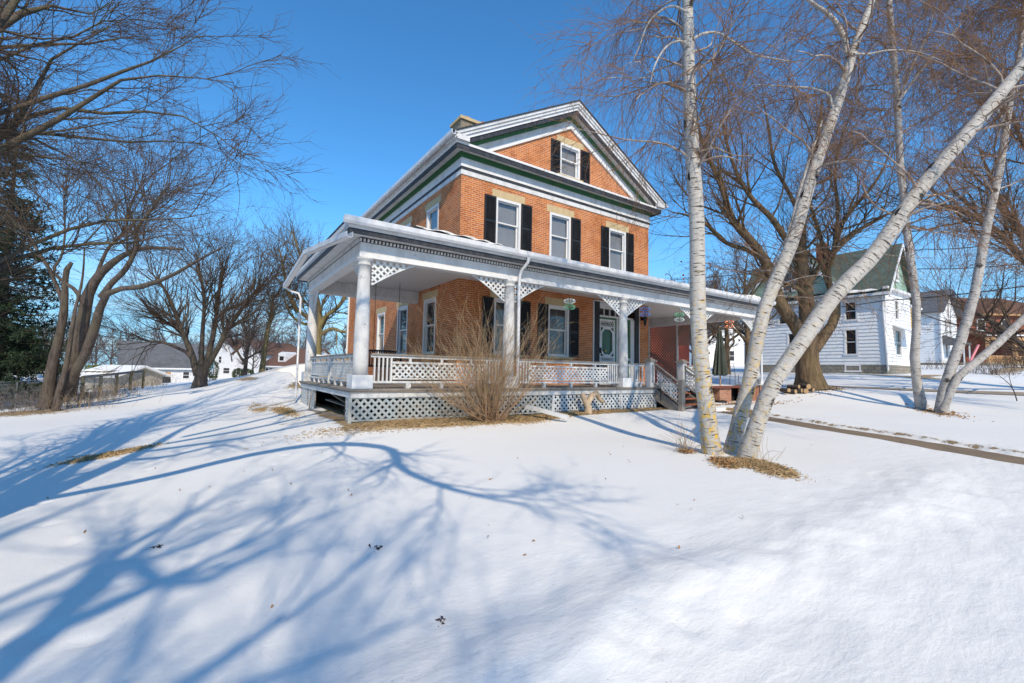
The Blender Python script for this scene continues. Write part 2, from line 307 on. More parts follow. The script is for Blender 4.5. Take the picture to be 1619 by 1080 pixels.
# ---------------------------------------------------------------- terrain
_wp = lambda px, py, d: tuple(at(px, py, d))
CTRL = [(-3.9,-2.7,-.72),(-1,-2.8,-.72),(1.5,-2.7,-.72),(4,-2.8,-.70),(5.9,-2.7,-.68),(7.5,-4,-.68),(9,-3.2,-.64),(13,-3,-.55),(-4.1,3.6,-.72),(-4.2,.5,-.74),
 (.9,-8.2,-.92),(-6.4,-12.5,-1.12),(-9,-9,-1.16),(-5,-10.5,-1.08),(-2,-10.3,-1.0),(3,-10.3,-.92),(-1,-5.5,-.86),(-7,-5,-1.1),(-8,-1,-1.2),(-5.6,-2,-.92),
 (-11.3,12.8,-1.42),(-6.7,19.3,-.78),(-2.4,13.9,.55),(-2.3,18.6,.5),(-4.1,17.5,-.16),(-7.3,12.5,-1.2),(-6,13.9,-.6),(-3.4,8,.2),(-4.6,6.5,-.45),(-6.5,8,-1.0),(-9,5,-1.3),
 (-13,74,-2.5),(-30,60,-2.6),(-20,30,-2.2),(-14,-3,-1.5),(-25,5,-2.2),(8,75,-1.2),(0,40,-.6),(-40,20,-3),(-60,120,-3),(20,140,-1),(-12,-30,-1.4),(4,-30,-1.),(30,-30,-1),
 (14.2,-7.7,-.66),(10,-7,-.74),(17,-2.9,.0),(23,-3.4,-.12),(26.7,-8.3,-.22),(31,-1,.62),(33,8,.75),(36,-4,.7),(45,-8,.5),(58,0,1.9),(60,20,2),(80,-10,2.2),(120,20,3),(20,6,.1),(14,8,-.3),(6,16,.2),(200,-60,3),(140,140,1)]
CP = np.array(CTRL); _ph = lambda d2: np.sqrt(d2+2.25)
_A = np.zeros((len(CP)+3,)*2); _d2 = ((CP[:,None,:2]-CP[None,:,:2])**2).sum(2); _A[:-3,:-3] = _ph(_d2)
_A[:-3,-3] = 1; _A[:-3,-2:] = CP[:,:2]; _A[-3,:-3] = 1; _A[-2:,:-3] = CP[:,:2].T
_A[:-3,:-3] -= np.eye(len(CP))*.02
WT = np.linalg.solve(_A, np.concatenate([CP[:,2], [0,0,0]]))
def vnoise(x, y, s, seed):
    r = np.random.default_rng(seed); z = 0
    for i in range(5):
        a = r.uniform(0, 2*math.pi); ph = r.uniform(0, 6.28, 2); k = s*r.uniform(.7, 1.6)
        z = z+np.sin(k*(x*math.cos(a)+y*math.sin(a))+ph[0]+1.3*np.sin(.6*k*(y*math.cos(a)-x*math.sin(a))+ph[1]))
    return z/5
RIDGE = np.array([(-6.6,-10.9),(-4.9,-10.5),(-4,-10.4),(-2.3,-10.55),(0,-10.6),(3.1,-10.5),(4.6,-10.3)])
DENTS = [tuple(at(px, py, 1)) for px, py in ()]
FEET = [(-6.65,-7.75,.10),(-6.64,-8.27,.08),(-6.0,-6.5,.10),(-6.85,-8.26,.09),(-7.08,-8.8,.12),(-6.86,-9.0,.10),(-6.24,-6.65,.09),(-5.75,-5.9,.10),(-5.5,-5.1,.09),(-5.3,-4.6,.08),(-5.0,-3.9,.08),(-4.6,-3.5,.08),(-6.4,-7.2,.09),(-6.1,-7.6,.08),
        (-4.38,-10.65,.08),(-4.28,-10.8,.07),(-3.94,-10.77,.09),(-3.6,-10.9,.08),(-7.3,-7.0,.12),(-7.6,-6.2,.12),(-5.9,-9.3,.07),(-7.9,-5.1,.12),(-7.0,-4.0,.1),(-7.5,-2.6,.1),(-7.3,-1.0,.1)]
def polyd(x, y, L):
    best = np.full(x.shape, 1e9); side = np.zeros(x.shape)
    for a, b in zip(L[:-1], L[1:]):
        d = b-a; t = np.clip(((x-a[0])*d[0]+(y-a[1])*d[1])/(d@d), 0, 1); dx = x-a[0]-t*d[0]; dy = y-a[1]-t*d[1]; q = np.hypot(dx, dy)
        m = q < best; best = np.where(m, q, best); side = np.where(m, dx*-d[1]+dy*d[0], side)
    return best, side
WALK = np.array([(7.7,-3.9),(6.35,-8.5),(5.3,-11.5),(4.2,-15.)])
def H(x, y, detail=True):
    x = np.asarray(x, float); y = np.asarray(y, float); shp = x.shape; x = x.ravel(); y = y.ravel()
    z = WT[-3]+WT[-2]*x+WT[-1]*y
    for (cx, cy, _), w_ in zip(CTRL, WT[:-3]): z = z+w_*_ph((x-cx)**2+(y-cy)**2)
    if detail:
        z = z+.022*vnoise(x, y, 1.0, 1)+.012*vnoise(x, y, 2.6, 2)
        d, sd = polyd(x, y, RIDGE)
        south = np.where(y < np.interp(x, RIDGE[:,0], RIDGE[:,1]), 1., 0.)
        fd = 1-smooth(1.5,4.4,x); south = south*fd; z = z+fd*(.06+.025*vnoise(x, y, 2.1, 31))*np.exp(-(d/.35)**2)+south*np.clip(d,0,1.2)*-.02
        rf = fd*np.exp(-(d/.8)**2)+south*.5*np.exp(-(d/2.5)**2)
        z = z+rf*(.026*vnoise(x, y, 4.5, 3)+.010*vnoise(x*.6, y*1.5, 15, 4)+.004*vnoise(x*.6, y*1.5, 31, 14))
        dw, _ = polyd(x, y, WALK); far = (y < -3.7)
        z = z+far*(.03*np.exp(-((dw-.95)/.16)**2)*(1+.5*vnoise(x, y, 7, 5))-.10*(1-smooth(.66+.07*vnoise(x, y, 9, 6), .84, dw)))
        for i, (fx, fy, r) in enumerate(FEET):
            dx, dy = x-fx, y-fy; q = (dx/r)**2*.45+(dy/r)**2*1.6 if i % 2 else (dx/r)**2*1.3+(dy/r)**2*.5
            z = z-.022*np.exp(-q*2.6)+.003*np.exp(-(np.sqrt(q)-1.1)**2*7)
    return z.reshape(shp)
def gz(x, y): return float(H(np.array([x]), np.array([y]))[0])
def blob(x, y, cx, cy, rx, ry, a=0.):
    dx, dy = x-cx, y-cy; c, s = math.cos(a), math.sin(a); u = (dx*c+dy*s)/rx; v = (-dx*s+dy*c)/ry
    return np.exp(-(u*u+v*v))
def make_ground():
    def axis(a, b, st, far):
        mid = list(np.arange(a, b, st)); lo, hi, d = [a], [b], st
        while hi[-1]-b < far: d *= 1.05; hi.append(hi[-1]+d); lo.append(lo[-1]-d)
        return np.array(lo[:0:-1]+mid+hi)
    xs = axis(-9, 10, .05, 420); ys = axis(-12.6, -1.5, .05, 420)
    X, Y = np.meshgrid(xs, ys, indexing='ij'); Z = H(X, Y); n, m = X.shape
    Z[(X > -3.4) & (X < 12.7) & (Y > -2.2) & (Y < 12.8)] = -.75
    V = np.stack([X, Y, Z], -1).reshape(-1,3); idx = np.arange(n*m).reshape(n,m)
    Fc = np.stack([idx[:-1,:-1], idx[1:,:-1], idx[1:,1:], idx[:-1,1:]], -1).reshape(-1,4)
    x, y = V[:,0], V[:,1]
    b = np.zeros(len(V))
    b += 1.0*smooth(-3.45,-3.0,y)*smooth(-4.3,-3.8,x)*(1-smooth(6.2,6.6,x))*(1-smooth(0,.5,y))          # litter along the skirt
    b += 1.2*smooth(-3.75,-3.55,x)*smooth(-2.6,-2.4,y)*(1-smooth(3.4,3.6,y))*(1-smooth(12.9,13.1,x))
    b += .9*blob(x,y,-2.2,-3.4,1.5,.42)+.75*blob(x,y,-.3,-3.35,1.5,.38)+.6*blob(x,y,1.2,-3.2,.8,.25)
    b += 1.0*blob(x,y,.55,-8.4,.42,.34,.5)+1.2*blob(x,y,.62,-8.95,.50,.24,.98)
    b += .85*blob(x,y,-4.5,1.5,.3,2.2)+.7*blob(x,y,-5.0,3.6,.3,1.3)+.45*blob(x,y,-5.2,-3.0,.35,.2)+.5*blob(x,y,-4.9,-1.2,.4,.2)
    b += 1.0*blob(x,y,-4.9,14.5,.35,5,.12)+.9*blob(x,y,-3.6,15.5,.5,3,.1)+.9*blob(x,y,-3.4,6,.6,.8)+.8*blob(x,y,-2.9,8.2,.7,.3)
    b += .75*blob(x,y,-7.7,-1.9,.55,.22,.7)+.7*blob(x,y,-8.2,-1.5,.35,.15)
    b += .9*blob(x,y,14.2,-7.8,1.3,.45,.6)+.9*blob(x,y,17.2,-3.3,1.6,1.1)+.8*blob(x,y,8.2,-4.3,.6,.5)+.7*blob(x,y,10.3,-3.2,1.6,.3)
    b += .95*blob(x,y,31.8,-2,.8,5)+.9*blob(x,y,35,-3,3,.8)+.8*blob(x,y,55,-4,12,1.5)+.7*blob(x,y,45,2,5,1)
    b += .9*blob(x,y,-12,12,2.2,1.3)+.6*blob(x,y,-10,16,3,1.)
    dw,_ = polyd(x, y, WALK); b += (y < -3.7)*.62*np.exp(-((dw-.78)/.07)**2)
    d, _ = polyd(x, y, RIDGE); rg = np.exp(-(d/1.1)**2)+(y < np.interp(x, RIDGE[:,0], RIDGE[:,1]))*.7*np.exp(-(d/3)**2)+.45*np.exp(-((dw-1.2)/.8)**2)*(y<-3)
    o = mk('snowy_ground', V, Fc, 'snow_ground', None, True, loc=(0,0,0), boxuv=False, attrs={'bare': b, 'rough_snow': np.clip(rg,0,1)})
    tag(o, kind='structure')
make_ground()
def ribbon(name, L, w_, mat, dz, steps=60, noise_=0.):
    L = np.array(L, float); s = np.concatenate([[0], np.cumsum(np.linalg.norm(np.diff(L,axis=0),axis=1))]); q = np.linspace(0, s[-1], steps)
    P = np.stack([np.interp(q, s, L[:,0]), np.interp(q, s, L[:,1])], 1); T = np.gradient(P, axis=0); T /= np.linalg.norm(T,axis=1)[:,None]; Nn = np.stack([-T[:,1], T[:,0]], 1)
    rows = []
    for k in np.linspace(-1, 1, 5):
        Q = P+Nn*w_/2*k; rows.append(np.column_stack([Q, H(Q[:,0], Q[:,1])+dz]))
    V = np.array(rows); n, m = V.shape[:2]; idx = np.arange(n*m).reshape(n,m); Fc = np.stack([idx[:-1,:-1], idx[1:,:-1], idx[1:,1:], idx[:-1,1:]], -1).reshape(-1,4)
    o = mk(name, V.reshape(-1,3), Fc, mat, None, True, boxuv=False); return tag(o, kind='structure')
# front walk: concrete slabs lying in the cleared trench
wr = tag(bpy.data.objects.new('front_walk', None), kind='structure'); COL.objects.link(wr); register(wr, (0,0,0))
s_ = np.concatenate([[0], np.cumsum(np.linalg.norm(np.diff(WALK,axis=0),axis=1))]); q = 0.
while q < s_[-1]-1.2:
    p0 = np.array([np.interp(q, s_, WALK[:,0]), np.interp(q, s_, WALK[:,1])]); p1 = np.array([np.interp(q+1.18, s_, WALK[:,0]), np.interp(q+1.18, s_, WALK[:,1])])
    d = (p1-p0)/np.linalg.norm(p1-p0); nrm = np.array([-d[1], d[0]])*.72; z0 = gz(*p0)+.02; z1 = gz(*p1)+.02
    a, b, c, e = p0-nrm, p0+nrm, p1+nrm, p1-nrm
    MB().prism([(*a,z0),(*b,z0),(*c,z1),(*e,z1)], (0,0,-.1)).build('slab', 'walk_concrete', wr); q += 1.195
ribbon('far_road', [(18.6,-1.6),(23.1,-3.4),(26.8,-8.3),(33,-17),(40,-30)], 1.5, 'road_tan', .03)

# ---------------------------------------------------------------- brick house
W_, D_ = 9.02, 13.0
house = empty('brick_house', (0,0,-.7), 'two storey orange brick house with green and black banded cornice and white wraparound porch', 'house')
def mapF(Y): return lambda u, n, z: (u, Y-n, z)          # wall facing -Y
def mapS(X): return lambda u, n, z: (X-n, u, z)          # wall facing -X
def wall(name, mp, x0, x1, z0, top, holes, mat, parent, th=.3, extra=()):
    """top: function u -> z ; holes: (u0,u1,z0,z1)"""
    xs = sorted({x0, x1, *[h[0] for h in holes], *[h[1] for h in holes], *extra}); m = MB()
    for a, b in zip(xs[:-1], xs[1:]):
        hs_ = sorted([(h[2], h[3]) for h in holes if h[0] <= a+1e-6 and h[1] >= b-1e-6]); z = z0
        for c, d in hs_+[(None, None)]:
            if c is None: poly = [(a,z), (b,z), (b,top(b)), (a,top(a))]
            else: poly = [(a,z), (b,z), (b,c), (a,c)]
            p3 = [mp(u, 0, v) for u, v in poly]; q3 = np.array(mp(0,-th,0))-np.array(mp(0,0,0)); m.prism(p3, q3); z = d
    return m.build(name, mat, parent)
def mbox(m, mp, u0, u1, n0, n1, z0, z1): return m.box(mp(u0,n0,z0), mp(u1,n1,z1))
def window(mp, u0, u1, z0, z1, parent, curtain='curtain', sill='lintel_stone', lintel=True, frame='white_clean', sashes=True):
    m = MB(); f = .085
    for a in ((u0,u0+f,z0,z1),(u1-f,u1,z0,z1),(u0+f,u1-f,z1-f,z1),(u0+f,u1-f,z0,z0+.05)): mbox(m, mp, a[0], a[1], -.13, .012, a[2], a[3])
    fr_ = m.build('window', frame, parent); zm = (z0+z1)/2+.04
    for lo, hi, n in ((zm-.02, z1-f, -.055), (z0+.05, zm+.02, -.09)):
        s_ = MB(); t_ = .045
        for a in ((u0+f,u0+f+t_,lo,hi),(u1-f-t_,u1-f,lo,hi),(u0+f+t_,u1-f-t_,hi-t_,hi),(u0+f+t_,u1-f-t_,lo,lo+t_)): mbox(s_, mp, a[0], a[1], n-.035, n, a[2], a[3])
        s_.build('sash', frame, fr_); mbox(MB(), mp, u0+f+t_, u1-f-t_, n-.02, n-.015, lo+t_, hi-t_).build('pane', 'glass', fr_)
    mbox(MB(), mp, u0+.02, u1-.02, -.17, -.16, z0, z1).build('curtain', curtain, fr_)
    if sill: mbox(MB(), mp, u0-.12, u1+.13, -.12, .07, z0-.09, z0-.002).build('sill', sill, parent)
    if lintel: mbox(MB(), mp, u0-.14, u1+.17, -.1, .006, z1+.004, z1+.255).build('lintel', 'lintel_stone', parent)
    return fr_
def shutter(mp, u0, u1, z0, z1, parent):
    m = MB(); f = .055
    mbox(m, mp, u0, u0+f, .004, .045, z0, z1); mbox(m, mp, u1-f, u1, .004, .045, z0, z1)
    zc = (z0+z1)/2; mbox(m, mp, u0+f, u1-f, .002, .008, z0+.09, z1-.07)
    for a, b in ((z0,z0+.09),(zc-.04,zc+.04),(z1-.07,z1)): mbox(m, mp, u0+f, u1-f, .004, .043, a, b)
    o = m.build('shutter', 'black_paint', parent); l = MB(); z = z0+.09
    while z < z1-.1:
        if abs(z+.02-zc) > .06:
            l.prism([mp(u0+f,.010,z+.03), mp(u0+f,.034,z), mp(u0+f,.036,z+.008), mp(u0+f,.012,z+.038)], np.array(mp(u1-f,0,0))-np.array(mp(u0+f,0,0)))
        z += .045
    tag(l.build('louvers', 'black_paint', o), kind='stuff')
F0, S0 = mapF(0), mapS(0)
UPW = [(1.30,2.32),(3.60,4.60),(6.60,7.60)]; LOW = [(1.30,2.32),(3.57,4.57)]; ZU = (4.50,6.22); ZL = (1.0,2.84)
DOOR = (5.84,8.36,0,3.2); ATT = (4.03,5.03,7.74,8.96)
holes = [(a,b,*ZU) for a,b in UPW]+[(a,b,*ZL) for a,b in LOW]+[DOOR]
wall('front_wall', F0, 0, W_, -.75, lambda u: 6.66, holes, 'brick', house)
SW = [(1.63,2.67),(4.23,5.35),(6.95,8.0),(9.6,10.6)]
wall('side_wall', S0, .3, D_, -.75, lambda u: 6.66, [(a,b,.98,2.93) for a,b in SW]+[(a,b,*ZU) for a,b in SW], 'brick', house)
bx('rear_wall', (.3,D_-.3,-.75), (W_-.3,D_,6.66), 'brick', house); bx('right_wall', (W_-.3,.3,-.75), (W_,D_,6.66), 'brick', house)
bx('floor_slab', (.3,.3,3.4), (W_-.3,D_-.3,3.6), 'shade_black', house); bx('ground_floor', (.3,.3,-.1), (W_-.3,D_-.3,0), 'shade_black', house)
RX = 4.51; rl = lambda u: 10.46-.551*abs(u-RX)
wall('gable_wall', F0, .7, W_-.7, 7.42, lambda u: rl(u)-.80, [ATT], 'brick', house, extra=(RX,))
for a, b in UPW: window(F0, a, b, *ZU, house)
window(F0, *ATT, house)
for a, b in LOW: window(F0, a, b, *ZL, house, 'lace')
for a, b in SW:
    window(S0, a, b, .98, 2.93, house, 'curtain_dark'); window(S0, a, b, *ZU, house)
for a, b, z in ((.86,1.30,ZU),(2.33,2.78,ZU),(4.62,5.08,ZU),(6.17,6.60,ZU),(7.61,8.05,ZU),(3.60,4.03,ATT[2:]),(5.06,5.52,ATT[2:]),(.87,1.30,ZL),(2.33,2.78,ZL),(3.13,3.57,ZL),(4.58,5.03,ZL)):
    shutter(F0, a, b, z[0], z[1], house)
def slab(name, o, z0, z1, mat): return bx(name, (-o,-o,z0), (W_+o,D_+o,z1), mat, house)
slab('frieze', .03, 6.66, 6.82, 'white_paint'); slab('black_band', .045, 6.821, 6.905, 'black_band'); slab('frieze', .035, 6.906, 7.215, 'white_paint')
slab('frieze_moulding', .06, 6.906, 6.94, 'white_clean')
m = MB(); 
for o, a, b in ((.07,7.2,7.245),(.095,7.246,7.30),(.12,7.301,7.345)): m.box((-o,-o,a),(W_+o,D_+o,b))
m.build('green_moulding', 'green_paint', house)
slab('soffit', .36, 7.346, 7.36, 'white_paint'); slab('cornice_top', .34, 7.3605, 7.425, 'white_paint'); slab('ledge', .40, 7.426, 7.50, 'white_clean')
for a_, b_ in (((-.375,-.375),(W_+.375,-.345)),((-.375,-.345),(-.345,D_+.375)),((W_+.345,-.345),(W_+.375,D_+.375))): bx('black_band', (*a_,7.285), (*b_,7.425), 'black_band', house)
bx('cornice_core', (-.3,-.33,7.3455), (W_+.3,D_+.3,7.3595), 'white_paint', house)
for sx, X in ((-1, 0), (1, W_)):   # crown moulding, stepped, along both eaves
    m = MB()
    for o, a, b in ((.42,7.501,7.55),(.46,7.551,7.61),(.50,7.611,7.665)): m.box((X, -.42 if o<.42 else -.5, a), (X+sx*o, D_+.4, b))
    m.build('eave_moulding', 'white_paint', house)
for sx, X in ((-1, -.5), (1, W_+.5)):
    prof = [(0,7.70),(0,7.58),(.03,7.56),(.09,7.56),(.13,7.60),(.14,7.70),(.125,7.70),(.115,7.61),(.085,7.575),(.035,7.575),(.015,7.59),(.015,7.70)]
    MB().prism([(X+sx*(.005+u), -.55, z) for u, z in prof], (0, D_+1., 0)).build('gutter', 'metal_white', house)
def chev(v0, v1, o, name, mat, xl=-.5, xr=W_+.5, back=0., zb=7.5005):
    xi = lambda v: (10.46-v-zb)/.551
    m = MB()
    for s_, lim in ((-1, RX-xl), (1, xr-RX)):
        dt, db = min(xi(v0), lim), min(xi(v1), lim)
        poly = [(RX, 10.46-v0), (RX, 10.46-v1), (RX+s_*db, 10.46-v1-.551*db)]
        if dt > db+.01: poly.append((RX+s_*dt, zb) if xi(v0) <= lim else (RX+s_*dt, max(zb, 10.46-v1-.551*dt)))
        if 10.46-v0-.551*dt > zb+.01 : poly.append((RX+s_*dt, 10.46-v0-.551*dt))
        m.prism([(x, -o, z) for x, z in poly], (0, o+back, 0))
    return m.build(name, mat, house)
chev(0, .10, .50, 'rake_moulding', 'white_paint', back=.2); chev(.1005, .20, .46, 'rake_moulding', 'white_paint', back=.2); chev(.2005, .31, .41, 'rake_moulding', 'white_clean', back=.2)
chev(.3105, .39, .34, 'rake_core', 'white_paint', back=.2); chev(.3105, .46, .375, 'black_band', 'black_band', back=-.345); chev(.4105, .53, .115, 'green_moulding', 'green_paint', back=.2); chev(.5305, .72, .045, 'rake_frieze', 'white_paint', back=.2); chev(.7205, .87, .07, 'rake_frieze', 'white_clean', back=.0)
m = MB()
for s_ in (-1, 1):
    xe = RX+s_*(RX+.55); m.prism([(RX,-.54,10.465),(xe,-.54,10.465-.551*(RX+.55)),(xe,-.54,10.50-.551*(RX+.55)),(RX,-.54,10.50)], (0, D_+1.06, 0))
m.build('roof', 'asphalt_shingle', house)
chm = MB().box((1.0,2.1,8.0),(2.7,2.85,9.80)).build('chimney', 'brick_stone', house)
MB().box((.93,2.03,9.801),(2.77,2.92,9.90)).box((.98,2.08,9.90),(2.72,2.87,9.95)).build('chimney_cap', 'lintel_stone', chm)
m = MB()
for i in range(6): 
    x = 1.2+.24*i; m.box((x,2.12+.1*(i%3),9.951),(x+.2,2.24+.1*(i%3),10.0+.03*(i%2)))
m.build('loose_brick', 'terracotta', chm)
m = MB().tube([(-.05,12.95,6.6),(-.06,12.95,.2)], .05, 8); m.build('downspout', 'metal_white', house)

# front door, transom and side lights
m = MB()
for a in ((5.78,5.84,0,3.25),(8.36,8.42,0,3.25),(5.78,8.42,3.20,3.25)): mbox(m, F0, a[0], a[1], -.02, .03, a[2], a[3])
m.build('door_trim', 'white_clean', house)
m = MB(); mbox(m, F0, 5.845, 6.09, -.05, .06, 0, 3.19); mbox(m, F0, 8.11, 8.355, -.05, .06, 0, 3.19); m.build('pilaster', 'black_paint', house)
m = MB(); mbox(m, F0, 6.09, 8.11, -.1, -.02, 2.96, 3.195); mbox(m, F0, 6.09, 8.11, -.1, -.03, 2.62, 2.70)
for x in (6.09, 6.42, 6.74, 7.06, 7.38, 7.74): mbox(m, F0, x, x+.035, -.1, -.04, 2.70, 2.96)
mbox(m, F0, 7.89, 8.11, -.1, .02, 0, 2.62); mbox(m, F0, 7.64, 7.89, -.1, -.01, .95, 1.06); m.build('transom', 'white_paint', house)
mbox(MB(), F0, 6.1, 8.1, -.09, -.085, 2.7, 2.96).build('transom_pane', 'glass', house); mbox(MB(), F0, 6.0, 8.2, -.5, -.48, 0, 3.2).build('hall_backdrop', 'shade_black', house)
m = MB(); mbox(m, F0, 6.09, 7.10, -.1, -.01, 2.565, 2.62); mbox(m, F0, 7.03, 7.085, -.1, -.005, 0, 2.565); mbox(m, F0, 7.66, 7.885, -.1, -.03, .0, .95); mbox(m, F0, 7.66, 7.885, -.1, -.03, 1.06, 2.62); m.build('green_trim', 'green_paint', house)
m = MB(); mbox(m, F0, 7.1, 7.2, -.1, -.03, 0, 2.6); mbox(m, F0, 7.55, 7.64, -.1, -.03, 0, 2.6)
for z in (.5, 1.0, 1.42, 1.84, 2.26): mbox(m, F0, 7.2, 7.55, -.1, -.04, z, z+.04)
sdl = m.build('sidelight', 'old_white', house); mbox(MB(), F0, 7.2, 7.55, -.09, -.085, .5, 2.6).build('pane', 'glass', sdl)
def oct_ring(m, mp, cu, cz, hw, hh, w_, cut, n0, n1):
    def ring(hw, hh, c): return [(-hw+c,-hh),(hw-c,-hh),(hw,-hh+c),(hw,hh-c),(hw-c,hh),(-hw+c,hh),(-hw,hh-c),(-hw,-hh+c)]
    A, B = ring(hw, hh, cut), ring(hw-w_, hh-w_, max(.01,cut-w_*.4))
    for i in range(8):
        j = (i+1) % 8; q3 = np.array(mp(0,n0,0))-np.array(mp(0,n1,0))
        m.prism([mp(cu+u, n1, cz+v) for u, v in (A[i], A[j], B[j], B[i])], q3)
m = MB(); u0, u1 = 6.13, 7.02
for a in ((u0,u0+.09,0,2.55),(u1-.09,u1,0,2.55),(u0+.09,u1-.09,2.46,2.55),(u0+.09,u1-.09,0,.12),(u0+.09,u1-.09,.86,.92),(u0+.09,u1-.09,1.04,1.10),(u0+.09,u1-.09,2.22,2.27)): mbox(m, F0, a[0], a[1], -.045, -.012, a[2], a[3])
oct_ring(m, F0, 6.575, 1.66, .355, .56, .07, .17, -.045, -.008)
dr = m.build('screen_door', 'old_white', house)
m = MB()                                                                              # pierced fretwork bands
for z0, z1 in ((2.28,2.45),(.93,1.03)):
    for k in range(6):
        x = 6.235+.118*k; m.bar(F0(x,-.03,z0), F0(x+.1,-.03,z1), .022, .022); m.bar(F0(x+.1,-.03,z0), F0(x,-.03,z1), .022, .022)
for k in range(2):
    for r in (.17, .10):
        c = 6.40+.35*k; pts = [F0(c+r*math.cos(a), -.03, .45+1.6*r*math.sin(a)) for a in np.linspace(0, math.pi, 9)]; m.tube(pts, .014, 5)
tag(m.build('fretwork', 'old_white', dr), kind='stuff')
mbox(MB(), F0, 6.23, 6.92, -.075, -.07, 1.1, 2.22).build('pane', 'glass_green', dr); mbox(MB(), F0, 6.13, 7.02, -.10, -.095, 0, 2.55).build('inner_door', 'shade_black', dr)
MB().lathe(F0(6.5,-.03,1.3), [(.03,-.02),(.05,0),(.03,.02)], 10, 1).build('wreath', 'brass', dr)
mbox(MB(), F0, 6.14, 6.20, -.01, .06, 1.2, 1.42).build('mailbox', 'black_paint', dr)

# ---------------------------------------------------------------- wraparound porch (parts of the house)
PX0, PX1, PY0, PY1 = -3.73, 13.05, -2.557, 3.45
porch = house
m = MB().box((PX0-.14,PY0-.14,-.04),(6.2,0,-.0)).box((PX0-.14,0,-.04),(0,PY1+.1,0)).box((6.2,PY0-.14,-.04),(PX1+.1,0,0)).box((W_,0,-.04),(PX1+.1,PY1+.1,0)); m.build('porch_floor', 'weathered_wood', porch)
m = MB().box((PX0-.10,PY0-.10,-.19),(6.2,PY0-.06,-.041)).box((PX0-.10,PY0-.06,-.19),(PX0-.06,PY1,-.041)); m.build('fascia_board', 'old_white', porch)
m = MB().box((PX0-.125,PY0-.125,-.075),(6.2,PY0-.1,-.041)).box((PX0-.125,PY0-.1,-.075),(PX0-.1,PY1,-.041)); m.build('fascia_moulding', 'weathered_wood', porch)
# beam, dentils, soffit, fascia, crown
def porch_slab(name, o, z0, z1, mat, inner=None):
    """ring following the porch outline: front strip, left strip, back-left return, right strip"""
    m = MB(); i = inner if inner is not None else .26
    m.box((PX0-o,PY0-o,z0),(PX1+o,PY0+i,z1)); m.box((PX0-o,PY0+i,z0),(PX0+i,PY1+o,z1)); m.box((PX0+i,PY1-i,z0),(0,PY1+o,z1)) if i > 0 else m.box((PX0+i,PY1-i,z0),(0,PY1+o,z1)); m.box((PX1-i,PY0+i,z0),(PX1+o,PY1+o,z1)); m.box((W_,PY1-i,z0),(PX1-i,PY1+o,z1))
    return m.build(name, mat, porch)
porch_slab('porch_beam', 0, 2.985, 3.305, 'white_paint'); porch_slab('beam_moulding', .014, 2.885, 2.984, 'white_clean', .245)
porch_slab('black_band', .012, 3.214, 3.317, 'black_band', -.0005); porch_slab('porch_soffit', .32, 3.318, 3.33, 'white_paint')
porch_slab('black_band', .327, 3.285, 3.392, 'black_band', -.297); porch_slab('crown_moulding', .345, 3.393, 3.44, 'white_paint'); porch_slab('crown_moulding', .365, 3.441, 3.50, 'white_paint')
dm = MB().box((0,0,0),(.040,.045,.06)).build('dentil', 'old_white', porch); dme = dm.data; bpy.data.objects.remove(dm)
nd = 0; x = PX0-.03; left = MB()
while x < PX1:
    if nd < 160:
        o = bpy.data.objects.new('dentil', dme); COL.objects.link(o); o.parent = porch; o.location = (x, PY0-.062, 3.222)
    else: left.box((x,PY0-.062,3.222),(x+.045,PY0-.012,3.297))
    nd += 1; x += .084
y = PY0+.05
while y < PY1: left.box((PX0-.05,y,3.222),(PX0-.012,y+.045,3.297)); y += .084
tag(left.build('small_dentils', 'old_white', porch), kind='stuff')
m = MB(); prof = [(0,3.60),(0,3.47),(.02,3.45),(.07,3.45),(.11,3.50),(.125,3.60),(.11,3.60),(.095,3.51),(.065,3.465),(.02,3.47),(.012,3.60)]
m.prism([(PX0-.47, PY0-.366-u, z) for u, z in prof], (PX1-PX0+.94, 0, 0)); m.build('gutter', 'metal_white', porch)
porch_slab('roof_edge', .36, 3.501, 3.56, 'white_paint'); 
bx('porch_ceiling', (PX0+.27,PY0+.27,3.306), (PX1-.27,-.02,3.316), 'beadboard', porch); bx('porch_ceiling', (PX0+.27,-.02,3.3065), (-.01,PY1-.27,3.3165), 'beadboard', porch); bx('porch_ceiling', (W_+.01,-.02,3.3065), (PX1-.27,PY1-.27,3.3165), 'beadboard', porch)
zt_ = 4.12; e = .37
m = MB(); V = [(PX0-e,PY0-e,3.57),(PX1+e,PY0-e,3.57),(W_,0,zt_),(0,0,zt_),(PX0-e,PY1+e,3.57),(0,PY1+e,zt_),(W_,PY1+e,zt_),(PX1+e,PY1+e,3.57)]
V2 = [(x,y,z+.035) for x,y,z in V]; m.add(V+V2, [(0,3,2,1),(8,9,10,11),(0,1,9,8),(0,4,5,3),(8,11,13,12),(0,8,12,4),(4,12,13,5),(1,2,6,7),(9,15,14,10),(1,7,15,9),(7,6,14,15)]); m.build('porch_roof', 'asphalt_shingle', porch)
